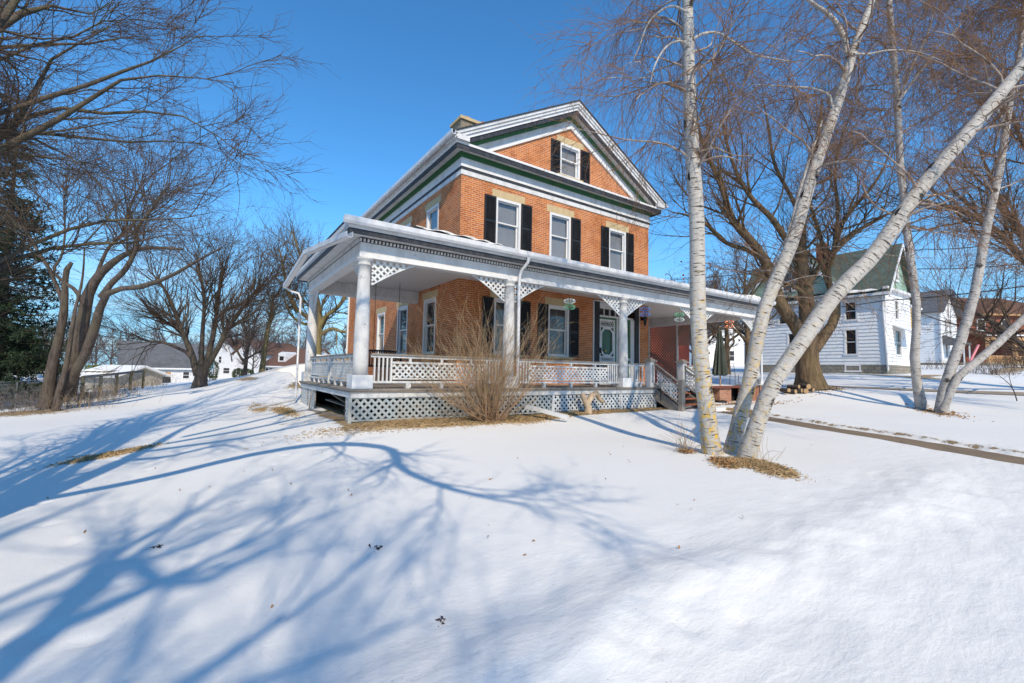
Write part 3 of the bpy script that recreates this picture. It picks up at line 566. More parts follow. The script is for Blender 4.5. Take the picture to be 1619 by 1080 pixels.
# snow lying in lumps on the porch roof edge
def snowpad(name, L, w_, h, parent, seed=0, mat='snow'):
    r = np.random.default_rng(seed); L = np.array(L, float); n = 40; t = np.linspace(0,1,n); s = np.linspace(0,1,len(L)); P = np.stack([np.interp(t,s,L[:,k]) for k in range(3)],1)
    hh = h*(.55+.45*np.interp(t, np.linspace(0,1,9), r.random(9)))*np.sin(np.pi*np.clip(t,.02,.98))**.3; T = np.gradient(P,axis=0)[:,:2]; T /= np.linalg.norm(T,axis=1)[:,None]; N = np.stack([-T[:,1],T[:,0]],1)
    V = []; k = 9
    for i in range(k):
        a = math.pi*i/(k-1); V.append(np.column_stack([P[:,:2]+N*(w_/2*math.cos(a)*(1+.25*np.sin(t*31+i)))[:,None], P[:,2]+hh*math.sin(a)**.7]))
    V = np.array(V); idx = np.arange(k*n).reshape(k,n); Fc = np.stack([idx[:-1,:-1], idx[1:,:-1], idx[1:,1:], idx[:-1,1:]],-1).reshape(-1,4)
    return mk(name, V.reshape(-1,3), Fc, mat, parent, True)
snowpad('roof_snow', [(-2.6,-2.55,3.72),(-1,-2.5,3.73),(.15,-2.4,3.72)], .5, .09, porch, 4)
snowpad('roof_snow', [(8,-2.6,3.66),(9.5,-2.6,3.66),(10.2,-2.5,3.66)], .4, .06, porch, 5)
snowpad('roof_snow', [(11.4,-2.6,3.66),(12.3,-2.6,3.66),(13.1,-2.5,3.68)], .5, .16, porch, 6)
# columns
COLX = [(-3.59,-2.43),(.30,-2.43),(4.75,-2.43),(8.85,-2.43),(12.90,-2.43),(-3.59,3.28),(12.90,3.28)]
cbase = MB().lathe((0,0,.30),[(.162,0),(.163,.25),(.16,.9),(.147,1.6),(.132,2.2),(.125,2.42),(.15,2.425),(.15,2.455),(.135,2.46),(.135,2.50),(.165,2.53),(.19,2.56),(.19,2.585)],24)
for i, (x, y) in enumerate(COLX):
    m = MB(); m.v = [(a+x,b+y,c) for a,b,c in cbase.v]; m.f = list(cbase.f); c = m.build('column', 'column_paint' if i < 4 else 'white_paint', porch, smooth_=False)
    c.data.polygons.foreach_set('use_smooth', [len(p.vertices) == 4 for p in c.data.polygons]); 
    MB().box((x-.22,y-.22,.005),(x+.22,y+.22,.30)).build('plinth', 'white_clean', c)
# lattice
def lattice(org, U, Vv, nrm, inside, ur, vr, pitch, wd, th, mat, parent, single=False, name='lattice', budget=[0]):
    org, U, Vv, nrm = [np.array(a, float) for a in (org, U, Vv, nrm)]; bars = []
    for fam, sg in ((0,1),(1,-1)):
        c = (vr[0]-ur[1] if sg > 0 else ur[0]+vr[0])
        c1 = (vr[1]-ur[0] if sg > 0 else ur[1]+vr[1]); c += pitch*.3
        while c < c1:
            us = np.linspace(ur[0], ur[1], 160); vs_ = (us+c) if sg > 0 else (c-us)
            ok = np.array([inside(a, b) for a, b in zip(us, vs_)]); i = 0
            while i < len(us):
                if ok[i]:
                    j = i
                    while j+1 < len(us) and ok[j+1]: j += 1
                    if j > i+1:
                        bars.append((org+U*us[i]+Vv*vs_[i]+nrm*fam*th, org+U*us[j]+Vv*vs_[j]+nrm*fam*th))
                    i = j+1
                else: i += 1
            c += pitch
    if single:
        for a, b in bars: 
            if np.linalg.norm(b-a) > .03: MB().bar(a, b, th, wd, up=np.cross(b-a, nrm)).build('slat', mat, parent)
        return len(bars)
    m = MB()
    for a, b in bars: m.bar(a, b, th, wd, up=np.cross(b-a, nrm))
    return tag(m.build(name, mat, parent), kind='stuff')
rect = lambda u0, u1, v0, v1: (lambda u, v: u0 <= u <= u1 and v0 <= v <= v1)
# skirt panels: frame pieces and single slats
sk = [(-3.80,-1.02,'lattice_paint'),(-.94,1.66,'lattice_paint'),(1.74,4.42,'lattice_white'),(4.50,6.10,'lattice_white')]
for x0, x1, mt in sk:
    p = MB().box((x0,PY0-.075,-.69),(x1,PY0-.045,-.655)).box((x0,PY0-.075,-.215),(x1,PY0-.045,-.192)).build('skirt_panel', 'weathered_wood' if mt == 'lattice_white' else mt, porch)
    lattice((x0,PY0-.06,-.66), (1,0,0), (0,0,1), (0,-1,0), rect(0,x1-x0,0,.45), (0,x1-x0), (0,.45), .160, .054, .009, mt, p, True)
for x in (-3.83,-.98,1.70,4.46,6.14): bx('skirt_post', (x-.035,PY0-.09,-.72), (x+.035,PY0-.03,-.192), 'old_white' if x > -3 else 'lattice_paint', porch)
for y0, y1, tilt in ((PY0+.0,PY0+.42,0),(1.2,2.25,.0),(2.3,3.4,0)):
    p = MB().box((PX0-.075,y0,-.72),(PX0-.045,y0+.04,-.19)).box((PX0-.075,y1-.04,-.72),(PX0-.045,y1,-.19)).build('skirt_panel', 'weathered_wood', porch)
    lattice((PX0-.06,y0,-.72), (0,1,0), (0,0,1), (-1,0,0), rect(0,y1-y0,0,.53), (0,y1-y0), (0,.53), .155, .054, .009, 'lattice_white', p, True)
bx('crawl_shade', (PX0+.9,PY0+1.0,-.9), (5.9,PY0+1.05,-.05), 'shade_black', porch); bx('crawl_shade', (PX0+.9,PY0+1.05,-.9), (PX0+.95,3.3,-.05), 'shade_black', porch); bx('crawl_shade', (PX0+.1,3.38,-1.), (0,3.42,-.05), 'shade_black', porch); bx('crawl_shade', (5.95,PY0,-.8), (6.0,0,-.05), 'shade_black', porch)  # black sheets stand in for the deep shade below the porch floor
# boards showing inside the broken skirt
for a, b in (((-4.0,.9,-.72),(-3.6,-1.9,-.68)),((-3.5,1.0,-.45),(-3.3,-1.7,-.55)),((-3.6,.2,-.2),(-3.2,-1.4,-.62)),((-3.3,-.2,-.66),(-3.2,-1.8,-.66))): MB().bar(a, b, .14, .03).build('loose_board', 'weathered_wood', porch)
MB().bar((-3.93,1.25,-.74), (-3.84,1.45,-.2), .07, .03, up=(1,0,0)).build('loose_board', 'weathered_wood', porch)
# railings
def rail_bay(P0, P1, d0, d1, n, parent, endbal=True, nb=4, zt=.75):
    """P0->P1 end points along the porch edge; n outward normal"""
    P0, P1 = np.array(P0, float), np.array(P1, float); L = np.linalg.norm(P1-P0); d = (P1-P0)/L; nn = np.array(n, float)
    def B(m, a, b, z0, z1, t0=-.02, t1=.02): 
        A = np.append(P0+d*a+nn*t0, z0); C = np.append(P0+d*b+nn*t1, z1); return m.box(A, C)
    bs = .50 if endbal else .12
    t_ = B(MB(), 0, L, zt, zt+.035, -.07, .06).build('top_rail', 'weathered_wood', parent)
    B(MB(), 0, L, zt-.055, zt-.002, -.03, .025).build('rail_board', 'white_paint', t_)
    r = MB(); B(r, 0, L, .12, .17, -.03, .03); a, b = bs, L-bs
    B(r, a, b, .565, .615, -.025, .025); B(r, a, b, .205, .245, -.025, .025)
    for u in (a-.055, b+.015): B(r, u, u+.04, .17, zt-.056, -.03, .03)
    for u in ((a+(b-a)*f) for f in (.17,.5,.83)): B(r, u-.03, u+.03, .616, zt-.056, -.02, .02); B(r, u-.03, u+.03, .02, .119, -.02, .02)
    fr_ = r.build('railing_frame', 'old_white', parent)
    q0 = P0+d*a; lattice((*q0, .245), (*d, 0), (0,0,1), (*nn, 0), rect(0,b-a,0,.32), (0,b-a), (0,.32), .140, .042, .008, 'lattice_white', fr_)
    if endbal:
        for s_ in (0, 1):
            for k in range(nb):
                u = .07+.095*k; u = u if s_ == 0 else L-u-.035
                B(MB(), u, u+.035, .17, zt-.056, -.017, .018).build('baluster', 'white_paint', parent)
    for u in ((L*f) for f in (.25,.5,.75)): B(MB(), u-.04, u+.04, .002, .118, -.05, .04).build('rail_foot', 'white_paint', parent)
rail_bay((-3.37,-2.44), (.08,-2.44), 0, 0, (0,-1), porch); rail_bay((.52,-2.44), (4.53,-2.44), 0, 0, (0,-1), porch); rail_bay((4.97,-2.44), (5.78,-2.44), 0, 0, (0,-1), porch, True, 1)
rail_bay((-3.60,-2.21), (-3.60,.35), 0, 0, (-1,0), porch, False); rail_bay((-3.60,.42), (-3.60,3.05), 0, 0, (-1,0), porch, False)
MB().box((-3.66,.35,.02),(-3.54,.42,.75)).build('rail_post', 'old_white', porch)
rail_bay((7.72,-2.44), (8.63,-2.44), 0, 0, (0,-1), porch, False)
# newels
def newel(x, y, z0, z1):
    m = MB().box((x-.11,y-.11,z0),(x+.11,y+.11,z1-.08)); o = m.build('newel_post', 'old_white', porch)
    MB().box((x-.17,y-.17,z1-.08),(x+.17,y+.17,z1-.03)).box((x-.12,y-.12,z1-.03),(x+.12,y+.12,z1+.01)).box((x-.06,y-.06,z1+.01),(x+.06,y+.06,z1+.05)).build('post_cap', 'weathered_wood', o)
    m = MB()
    for a in (-1,1): m.box((x+a*.065-.02,y-.125,z0+.15),(x+a*.065+.02,y-.11,z1-.16))
    m.build('post_trim', 'white_paint', o); MB().box((x-.045,y-.114,z0+.15),(x+.045,y-.1105,z1-.16)).build('post_panel', 'grey_metal', o)
newel(5.93,-2.56,0,.93); newel(7.60,-2.62,0,.93)
# brackets of lattice under the beam
def bracket(cx, dirx, y, parent, w_=1.0, h=.57, axis=0, mat='lattice_white', zt=2.885):
    U = (dirx,0,0) if axis == 0 else (0,dirx,0); org = (cx, y, zt) if axis == 0 else (y, cx, zt)
    ins = lambda u, v: 0 <= u <= w_ and v <= -.01 and -v <= h*(1-(u/w_))**1.2
    o = lattice(org, U, (0,0,1), (0,-1,0) if axis == 0 else (-1,0,0), ins, (0,w_), (-h,0), .150, .044, .008, mat, parent, name='bracket')
    m = MB(); pts = [(u, -h*(1-u/w_)**1.2) for u in np.linspace(0, w_, 9)]
    for a, b in zip(pts[:-1], pts[1:]):
        A = np.array(org)+np.array(U)*a[0]+np.array((0,0,a[1])); B = np.array(org)+np.array(U)*b[0]+np.array((0,0,b[1])); m.bar(A, B, .03, .03)
    m.build('bracket_edge', mat, o)
for x, y in COLX[:5]:
    if x > -3: bracket(x-.17, -1, y, porch)
    if x < 12: bracket(x+.17, 1, y, porch)
bracket(-2.26, 1, -3.59, porch, axis=1, w_=.8, h=.55); bracket(3.1, -1, -3.59, porch, axis=1, w_=.6, h=.7)
# right hand end: lattice arch and tall lattice screens
ins = lambda u, v: 0 <= u <= 3.6 and (v >= 2.2+.55*(1-((u-1.8)/1.8)**2)**.5 if abs(u-1.8) < 1.8 else True) and v <= 2.88
lattice((12.95,-2.2,0), (0,1,0), (0,0,1), (-1,0,0), ins, (0,3.6), (2.2,2.88), .19, .045, .01, 'weathered_wood', porch, name='lattice_arch')
for y0, y1 in ((1.45,3.1),):
    lattice((12.95,y0,.05), (0,1,0), (0,0,1), (-1,0,0), rect(0,y1-y0,0,2.83), (0,y1-y0), (0,2.83), .16, .05, .01, 'weathered_wood', porch, name='lattice_screen')
bx('screen_post', (12.9,1.38,0), (12.99,1.45,2.885), 'white_paint', porch); bx('screen_post', (12.9,3.1,0), (12.99,3.16,2.885), 'white_paint', porch)
lattice((12.95,.2,1.85), (0,1,0), (0,0,1), (-1,0,0), rect(0,1.2,0,1.0), (0,1.2), (0,1.0), .13, .035, .008, 'weathered_wood', porch, name='lattice_screen')
# stairs
ST = [(-.18,-2.86),(-.35,-3.14),(-.52,-3.42)]
for z, y in ST:
    bx('tread', (6.12,y-.16,z-.035), (7.5,y+.16,z), 'red_tread', porch)
for x in (6.10, 7.52):
    MB().prism([(x-.03,-2.66,-.05),(x-.03,-2.66,-.42),(x-.03,-3.3,-.75),(x-.03,-3.62,-.75),(x-.03,-3.62,-.6)], (.06,0,0)).build('stringer', 'weathered_wood', porch)
bx('riser_shadow', (6.14,-2.70,-.75), (7.48,-2.68,-.05), 'shade_black', porch)
for x in (6.03, 7.60):
    r = MB().bar((x,-2.66,.80), (x,-3.66,.16), .08, .04).bar((x,-2.66,.66), (x,-3.62,.05), .05, .045).bar((x,-2.66,.12), (x,-3.62,-.48), .05, .045).build('stair_rail', 'weathered_wood', porch)
    MB().bar((x,-2.95,.5), (x,-2.95,-.05), .04, .04).bar((x,-3.3,.3), (x,-3.3,-.25), .04, .04).build('stair_baluster', 'white_paint', r)
    ins = lambda u, v: .12 <= u <= .9 and -.60*u-.02 <= v-.14 <= -.60*u+.5
    lattice((x,-2.66,0), (0,-1,0), (0,0,1), (-1,0,0), ins, (.1,.9), (-.5,.7), .13, .034, .008, 'lattice_white', r)
MB().box((6.0,-3.74,-.78),(6.16,-3.60,.27)).build('gate_post', 'weathered_wood', porch)
# brick skirt under the right end of the porch
m = MB().box((9.95,PY0-.05,-.75),(10.75,PY0+.2,.0)).build('brick_pier', 'brick_pier', porch); m = MB().box((11.5,PY0-.16,-.75),(13.15,PY0+.1,.02)).build('brick_pier', 'brick_pier', porch)
bx('pier_shade', (8.65,PY0+.3,-.75), (13.0,PY0+.35,-.05), 'shade_black', porch)  # dark sheet in place of the shade behind the piers
MB().box((8.3,PY0-.16,-.045),(11.4,PY0-.10,.03)).build('red_edge_board', 'red_wood', porch); MB().box((11.4,PY0-.22,.021),(13.25,PY0+.15,.08)).build('coping', 'weathered_wood', porch)
bx('floor_snow', (9.4,-1.6,.001), (12.6,1.4,.02), 'snow', porch)
# downspouts
m = MB().tube([(.52,-2.98,3.46),(.52,-2.96,3.34),(.48,-2.74,3.16),(.47,-2.66,3.02),(.47,-2.64,2.6),(.47,-2.64,.1)], .042, 8); m.build('downspout', 'metal_white', porch, smooth_=True)
m = MB().tube([(13.25,-2.6,3.3),(13.2,-2.55,2.9),(13.2,-2.55,-.55)], .045, 8); m.build('downspout', 'metal_white', porch)
m = MB().tube([(-4.35,3.75,3.02),(-4.22,3.72,2.92),(-4.0,3.62,2.86),(-3.93,3.58,2.7),(-3.93,3.58,-.42),(-4.0,3.3,-.60),(-4.6,2.6,-.66),(-5.3,1.9,-.72)], .034, 8); m.build('downspout', 'metal_white', porch, smooth_=True)
def gutter_piece(A, B, name='hanging_gutter'):
    A, B = np.array(A, float), np.array(B, float); m = MB(); d = (B-A)/np.linalg.norm(B-A); s_ = np.cross(d, (0,0,1)); s_ /= np.linalg.norm(s_); u = np.cross(s_, d)
    for a, b in (((-.065,0),(.065,.012)),((-.065,.0),(-.053,.12)),((.053,0),(.065,.12))):
        c = [A+s_*a[0]+u*a[1], A+s_*b[0]+u*a[1], A+s_*b[0]+u*b[1], A+s_*a[0]+u*b[1]]; m.prism(c, B-A)
    return m.build(name, 'metal_white', porch)
gutter_piece((-4.38,3.85,3.02), (-4.42,-.1,3.30)); gutter_piece((-4.42,-.1,3.31), (-4.10,-3.1,3.12))
# porch light
m = MB().box((8.52,-.09,2.66),(8.60,0,2.80)).build('wall_lamp', 'black_paint', porch)
MB().lathe((8.56,-.2,2.42), [(.02,0),(.06,.03),(.045,.05),(.085,.28),(.11,.29),(.03,.40),(.012,.46)], 6).build('lamp_cage', 'black_paint', m); MB().lathe((8.56,-.2,2.49), [(.04,0),(.07,.19)], 8).build('lamp_glass', 'glass', m)

# ---------------------------------------------------------------- trees
def resample(pts, rad, K):
    P = np.array(pts, float); R = np.array(rad, float); s = np.concatenate([[0], np.cumsum(np.linalg.norm(np.diff(P,axis=0),axis=1))]); s /= s[-1]
    R = np.interp(s, np.linspace(0,1,len(R)), R) if len(R) != len(P) else R
    q = np.linspace(0,1,K); n = len(P); T = np.gradient(P, s, axis=0) if n > 2 else np.repeat([(P[-1]-P[0])],2,0)
    i = np.clip(np.searchsorted(s, q, 'right')-1, 0, n-2); h = s[i+1]-s[i]; t = (q-s[i])/h; t=t[:,None]; h=h[:,None]
    Q = (2*t**3-3*t**2+1)*P[i]+(t**3-2*t**2+t)*h*T[i]+(-2*t**3+3*t**2)*P[i+1]+(t**3-t**2)*h*T[i+1]
    return Q, np.interp(q, s, R)
def sprout(P, R, N, rng, t=(.2,1), ang=(25,60), L=(.3,.6), absL=False, K=6, wig=.16, trop=(0,0,.06), rr=.6, rmin=.0035, tip=.25, bias=None, rcap=.08):
    n0, K0, _ = P.shape; lens = np.linalg.norm(np.diff(P,axis=1),axis=2).sum(1)
    idx = rng.choice(n0, N, p=lens/lens.sum()); tt = t[0]+(t[1]-t[0])*rng.random(N)
    f = tt*(K0-1); i = np.minimum(f.astype(int), K0-2); g = (f-i)[:,None]; st = P[idx,i]*(1-g)+P[idx,i+1]*g; r0 = R[idx,i]*(1-g[:,0])+R[idx,i+1]*g[:,0]
    T = P[idx,i+1]-P[idx,i]; T /= np.linalg.norm(T,axis=1,keepdims=True)+1e-9; q = rng.standard_normal((N,3)); 
    if bias is not None: q = q+np.array(bias)
    q -= (q*T).sum(1,keepdims=True)*T; q /= np.linalg.norm(q,axis=1,keepdims=True)+1e-9
    a = np.radians(rng.uniform(*ang, N))[:,None]; d = np.cos(a)*T+np.sin(a)*q
    ln = rng.uniform(*L, N)*(1 if absL else lens[idx]*(1-.55*tt)); st = st
    out = np.empty((N,K,3)); out[:,0] = st; w0 = rng.standard_normal((N,3))*wig
    for k in range(1,K):
        d = d+np.array(trop)+rng.standard_normal((N,3))*wig; d /= np.linalg.norm(d,axis=1,keepdims=True); out[:,k] = out[:,k-1]+d*(ln/(K-1))[:,None]
    ra = np.clip(r0*rr*rng.uniform(.7,1,N), rmin, rcap); R2 = ra[:,None]*np.linspace(1,tip,K); return out, np.maximum(R2, rmin*.6)
def joined(levels, name, mat, root, sides=3, kind=None, smooth_=False):
    Vs, Fs, Us, b = [], [], [], 0
    for (P, R), n in levels:
        V, Fc, uv = tubes(P, R, n); Vs.append(V); Fs.append(Fc+b); Us.append(uv); b += len(V)
    o = mk(name, np.concatenate(Vs), np.concatenate(Fs), mat, root, smooth_, boxuv=False, uvl=np.concatenate(Us)); 
    if kind: o['kind'] = kind
    return o
def build_tree(name, label, stems, levels, barkm, twigm, seed, cat='tree', group=None, base=None, K=16, sides=12, trunk_n=1, attr=None, trace=True):
    """stems: list of (pts world, radii); the first trunk_n are trunks, the others limbs. levels: kwargs for sprout"""
    rng = np.random.default_rng(seed); st = [resample(p, r, K) for p, r in stems]
    if trace: st = [(p, r/np.sqrt(1+((p-CAM)@RT/np.maximum((p-CAM)@FW, 3.))**2)) for p, r in st]
    st = [(p, r*np.where(np.arange(K) > K*.8, 1-.72*(np.arange(K)-K*.8)/(K*.2), 1)) if i >= trunk_n else (p, r) for i, (p, r) in enumerate(st)]
    root = empty(name, base if base is not None else st[0][0][0], label, cat, group)
    for i, (P, R) in enumerate(st):
        V, Fc, uv = tubes(P[None], R[None], sides if i < trunk_n else 8, wob=.07, seed=seed+i)
        mk('trunk' if i < trunk_n else 'limb', V, Fc, barkm, root, True, uvl=uv, attrs={'lichen': np.full(len(V), attr[i] if attr else 0.)})
    P = np.array([p for p, _ in st]); R = np.array([r for _, r in st]); out = []
    for k, kw in enumerate(levels):
        kw = dict(kw); src = kw.pop('src', None); nn = kw.pop('sides', 3 if k else 5)
        if src == 'limbs': P0, R0 = np.array([p for p, _ in st[trunk_n:]]), np.array([r for _, r in st[trunk_n:]])
        else: P0, R0 = (P, R)
        N = kw.pop('N'); P, R = sprout(P0, R0, N, rng, **kw); out.append(((P, R), nn))
    if len(out) > 1:
        joined(out[:1], 'branches', barkm if not barkm.startswith('birch') else 'bark_birch_branch', root, smooth_=True, kind='stuff'); joined(out[1:], 'twigs', twigm, root, kind='stuff')
    else: joined(out, 'twigs', twigm, root, kind='stuff')
    return root, out
t = NT('bark_birch_branch', .8); t.col(t.mix(t.ramp(t.noise(5, t.pos(), 5), [(.35,0.),(.6,1.)]), (.50,.43,.37), (.20,.14,.11))); MT['bark_birch_branch'] = t.m
def px(L, d, dd=0.):
    """trace in photo pixels -> world polyline; d depth of first point, dd added per step"""
    return [tuple(at(x, y, d+dd*i)) for i, (x, y) in enumerate(L)]
def wr_(ws, d): return [w_/2/F_PX*d for w_ in ws]      # pixel widths to radii

# birch clump, near right
dA = 7.72
b1 = px([(1128,728),(1124,700),(1118,650),(1109,580),(1103,480),(1102,355),(1093,213),(1089,111),(1087,0),(1083,-110),(1080,-230)], dA, .01)
b2 = px([(1155,722),(1162,690),(1185,600),(1211,480),(1251,387),(1282,284),(1313,195),(1338,120),(1353,67),(1376,9),(1400,-80),(1415,-160)], dA+.15, .06)
b3 = px([(1176,742),(1182,715),(1196,675),(1219,611),(1254,560),(1313,475),(1380,404),(1455,298),(1531,209),(1611,111),(1680,20),(1740,-70)], dA-.25, -.03)
b4 = px([(1153,722),(1160,685),(1174,630),(1192,560),(1218,470),(1245,380),(1268,290),(1300,190)], dA+.75, .1)
l1 = px([(1340,90),(1330,50),(1318,31),(1300,15),(1278,0),(1255,-25)], dA+.6, .05)
l2 = px([(1316,170),(1310,150),(1290,141),(1250,137),(1210,135),(1180,133)], dA+.5, .1)
l3 = px([(1092,75),(1080,66),(1062,68),(1045,85),(1035,105),(1028,132)], dA, -.08)
l4 = px([(1095,62),(1110,54),(1135,52),(1160,66),(1190,85),(1225,93),(1270,100)], dA, .1)
l5 = px([(1350,85),(1375,85),(1400,80),(1450,82),(1500,100)], dA+.5, .1)
l6 = px([(1089,20),(1060,10),(1030,30),(1010,75),(995,110)], dA, .1)
root, _o = build_tree('birch_tree', 'three stemmed white birch with yellow lichen low on its leaning trunks beside the front steps',
  [(b1, wr_([38,31,28,27,26,25,22,20,17,14,8], dA)), (b2, wr_([29,26,24,24,23,22,20,18,16,13,9,6], dA)), (b3, wr_([36,30,27,26,26,27,28,28,26,23,17,10], dA)), (b4, wr_([20,17,15,13,11,9,6,4], dA)),
   (l1, wr_([11,10,9,8,7,4], dA)), (l2,  wr_([.62*q for q in [9,7,6,5,4,2.5]], dA)), (l3,  wr_([.62*q for q in [8,7,6,5,4,2]], dA)), (l4,  wr_([.62*q for q in [9,8,7,6,5,4,3]], dA)), (l5,  wr_([.62*q for q in [7,6,5,4,2]], dA)), (l6,  wr_([.62*q for q in [7,6,5,4,2]], dA))],
  [dict(N=120, t=(.45,.98), ang=(35,80), L=(.9,2.6), absL=True, K=9, wig=.16, trop=(0,0,-.06), rr=.35, rmin=.007, rcap=.022),
   dict(N=1300, t=(.1,1), ang=(25,60), L=(.5,1.5), absL=True, K=7, wig=.15, trop=(0,0,-.13), rr=.6, rmin=.0055),
   dict(N=8500, t=(.1,1), ang=(20,55), L=(.25,.75), absL=True, K=5, wig=.16, trop=(0,0,-.12), rr=.7, rmin=.0030)],
  'birch_bark', 'twig_red', 11, base=(.8,-8.2,-.92), K=26, sides=18, trunk_n=4, attr=[1,.8,.35,.5,0,0,0,0,0,0])

# second birch pair, farther right
dB = 16.
root, _ = build_tree('birch_tree', 'slender birch with dark scarred bark, its single trunk standing left in the second birch pair',
  [(px([(1458,650),(1452,620),(1446,560),(1450,500),(1438,400),(1424,267),(1418,147),(1407,22),(1400,-80),(1395,-160)], dB, .02), wr_([22,17,16,14,14,13,12,11,8,5], dB)),
   (px([(1424,150),(1440,110),(1468,50),(1480,0)], dB), wr_([6,5,4,2], dB)), (px([(1420,160),(1450,120),(1500,60),(1545,10)], dB), wr_([6,5,4,2], dB))],
  [dict(N=46, t=(.5,.98), ang=(30,75), L=(1.2,3.2), absL=True, K=8, wig=.16, trop=(0,0,-.03), rr=.35, rmin=.01, rcap=.03),
   dict(N=520, t=(.15,1), ang=(25,60), L=(.8,2.0), absL=True, K=6, wig=.15, trop=(0,0,-.10), rr=.6, rmin=.006),
   dict(N=6000, t=(.1,1), ang=(20,55), L=(.4,1.1), absL=True, K=5, wig=.16, trop=(0,0,-.1), rr=.7, rmin=.0060)],
  'birch_bark_dark', 'twig_red', 12, K=20, sides=14, base=(14.2,-7.3,-.68), attr=[0,0,0])
dB = 15.2
root, _ = build_tree('birch_tree', 'forked birch right of the slender one, with a low stem leaning out to the right',
  [(px([(1488,658),(1490,630),(1501,590),(1525,520),(1540,467),(1558,369),(1584,249),(1598,151),(1611,89),(1619,0),(1626,-90)], dB, .02), wr_([26,21,19,19,18,17,15,13,11,9,6], dB)),
   (px([(1490,650),(1500,628),(1512,600),(1540,575),(1575,545),(1619,503),(1690,440),(1760,370)], dB-.1, -.05), wr_([15,15,15,16,16,15,12,8], dB)),
   (px([(1592,200),(1575,170),(1560,120),(1550,60)], dB), wr_([6,5,4,2], dB))],
  [dict(N=60, t=(.45,.98), ang=(30,75), L=(1.2,3.0), absL=True, K=8, wig=.16, trop=(0,0,-.03), rr=.35, rmin=.01, rcap=.03),
   dict(N=620, t=(.15,1), ang=(25,60), L=(.8,2.0), absL=True, K=6, wig=.15, trop=(0,0,-.10), rr=.6, rmin=.006),
   dict(N=7000, t=(.1,1), ang=(20,55), L=(.4,1.1), absL=True, K=5, wig=.16, trop=(0,0,-.1), rr=.7, rmin=.0060)],
  'birch_bark_dark', 'twig_red', 13, K=20, sides=14, trunk_n=2, base=(14.0,-8.3,-.7), attr=[0,0,0])

# big maple behind the birches
dM = 20.5
root, _ = build_tree('maple_tree', 'big bare maple with wide curving brown limbs behind the near birch, firewood at its foot',
  [(px([(1282,616),(1280,600),(1276,570),(1277,540),(1277,505),(1275,470),(1268,430),(1266,390),(1268,350),(1275,300),(1290,230),(1300,160)], dM, .05), wr_([58,44,37,35,30,26,24,19,15,11,7,4], dM)),
   (px([(1272,540),(1255,510),(1232,478),(1222,445),(1208,410),(1185,378),(1160,350),(1140,293),(1113,230),(1100,180)], dM, -.1), wr_([24,23,22,19,16,15,12,9,6,4], dM)),
   (px([(1283,560),(1300,535),(1319,505),(1322,480),(1312,455),(1308,425),(1318,400),(1322,375),(1340,340),(1375,300),(1395,270),(1410,230)], dM, .1), wr_([20,20,18,15,13,12,11,9,8,6,5,4], dM)),
   (px([(1276,452),(1290,430),(1305,405),(1300,385),(1290,350),(1280,320),(1285,280)], dM, .1), wr_([13,10,9,8,7,6,4], dM)),
   (px([(1268,400),(1245,380),(1220,345),(1190,315),(1168,280),(1150,230),(1140,190)], dM, -.15), wr_([14,12,10,8,7,5,4], dM)),
   (px([(1272,465),(1258,455),(1240,447),(1210,440),(1190,430)], dM, -.2), wr_([8,7,6,5,3], dM)),
   (px([(1318,400),(1340,378),(1372,355),(1400,340),(1430,330)], dM, -.1), wr_([9,8,6,5,3], dM)),
   (px([(1208,410),(1180,395),(1150,385),(1110,350),(1085,340),(1060,335)], dM, -.1), wr_([9,8,7,6,4,3], dM)),
   (px([(1270,350),(1250,310),(1225,260),(1215,200),(1205,150)], dM, .1), wr_([9,7,6,4,3], dM)),
   (px([(1322,375),(1325,330),(1320,280),(1330,220),(1350,170)], dM, .1), wr_([8,7,5,4,3], dM))],
  [dict(N=130, t=(.3,1), ang=(20,55), L=(1.8,4.2), absL=True, K=8, wig=.13, trop=(0,0,.05), rr=.5, rmin=.016, rcap=.06),
   dict(N=1100, t=(.15,1), ang=(22,50), L=(1.0,2.4), absL=True, K=6, wig=.13, trop=(0,0,.05), rr=.6, rmin=.008),
   dict(N=5600, t=(.15,1), ang=(20,50), L=(.4,1.2), absL=True, K=4, wig=.14, trop=(0,0,.03), rr=.6, rmin=.0045)],
  'bark_maple', 'twig_brown', 21, K=22, sides=16, base=at(1282,612,dM))

# dark tree whose trunk stands beyond the right edge
dR = 22.
root, _ = build_tree('shade_tree', 'dark bare tree at the right edge reaching long limbs across the red brick house',
  [(px([(1740,640),(1735,560),(1720,470),(1700,380),(1690,300),(1690,200)], dR), wr_([70,55,50,42,30,20], dR)),
   (px([(1715,470),(1660,440),(1619,412),(1582,370),(1555,350),(1512,330),(1470,320),(1445,312)], dR, -.2), wr_([22,19,16,12,10,8,5,3], dR)),
   (px([(1700,400),(1650,390),(1619,372),(1597,345),(1566,280),(1550,240)], dR, .1), wr_([20,17,15,12,8,5], dR)),
   (px([(1725,570),(1670,560),(1619,548),(1585,520),(1560,503),(1530,490),(1500,480)], dR, -.1), wr_([20,17,14,12,9,7,4], dR)),
   (px([(1700,330),(1660,280),(1625,240),(1600,180),(1590,120)], dR, .1), wr_([20,15,10,7,4], dR))],
  [dict(N=120, t=(.3,1), ang=(20,60), L=(1.8,4.5), absL=True, K=8, wig=.15, trop=(0,0,.05), rr=.5, rmin=.018, rcap=.06),
   dict(N=900, t=(.15,1), ang=(22,50), L=(1.0,2.4), absL=True, K=6, wig=.15, trop=(0,0,.04), rr=.6, rmin=.009),
   dict(N=4200, t=(.15,1), ang=(20,50), L=(.4,1.2), absL=True, K=4, wig=.15, trop=(0,0,.03), rr=.6, rmin=.0055)],
  'bark_dark', 'twig_brown', 22, K=16)

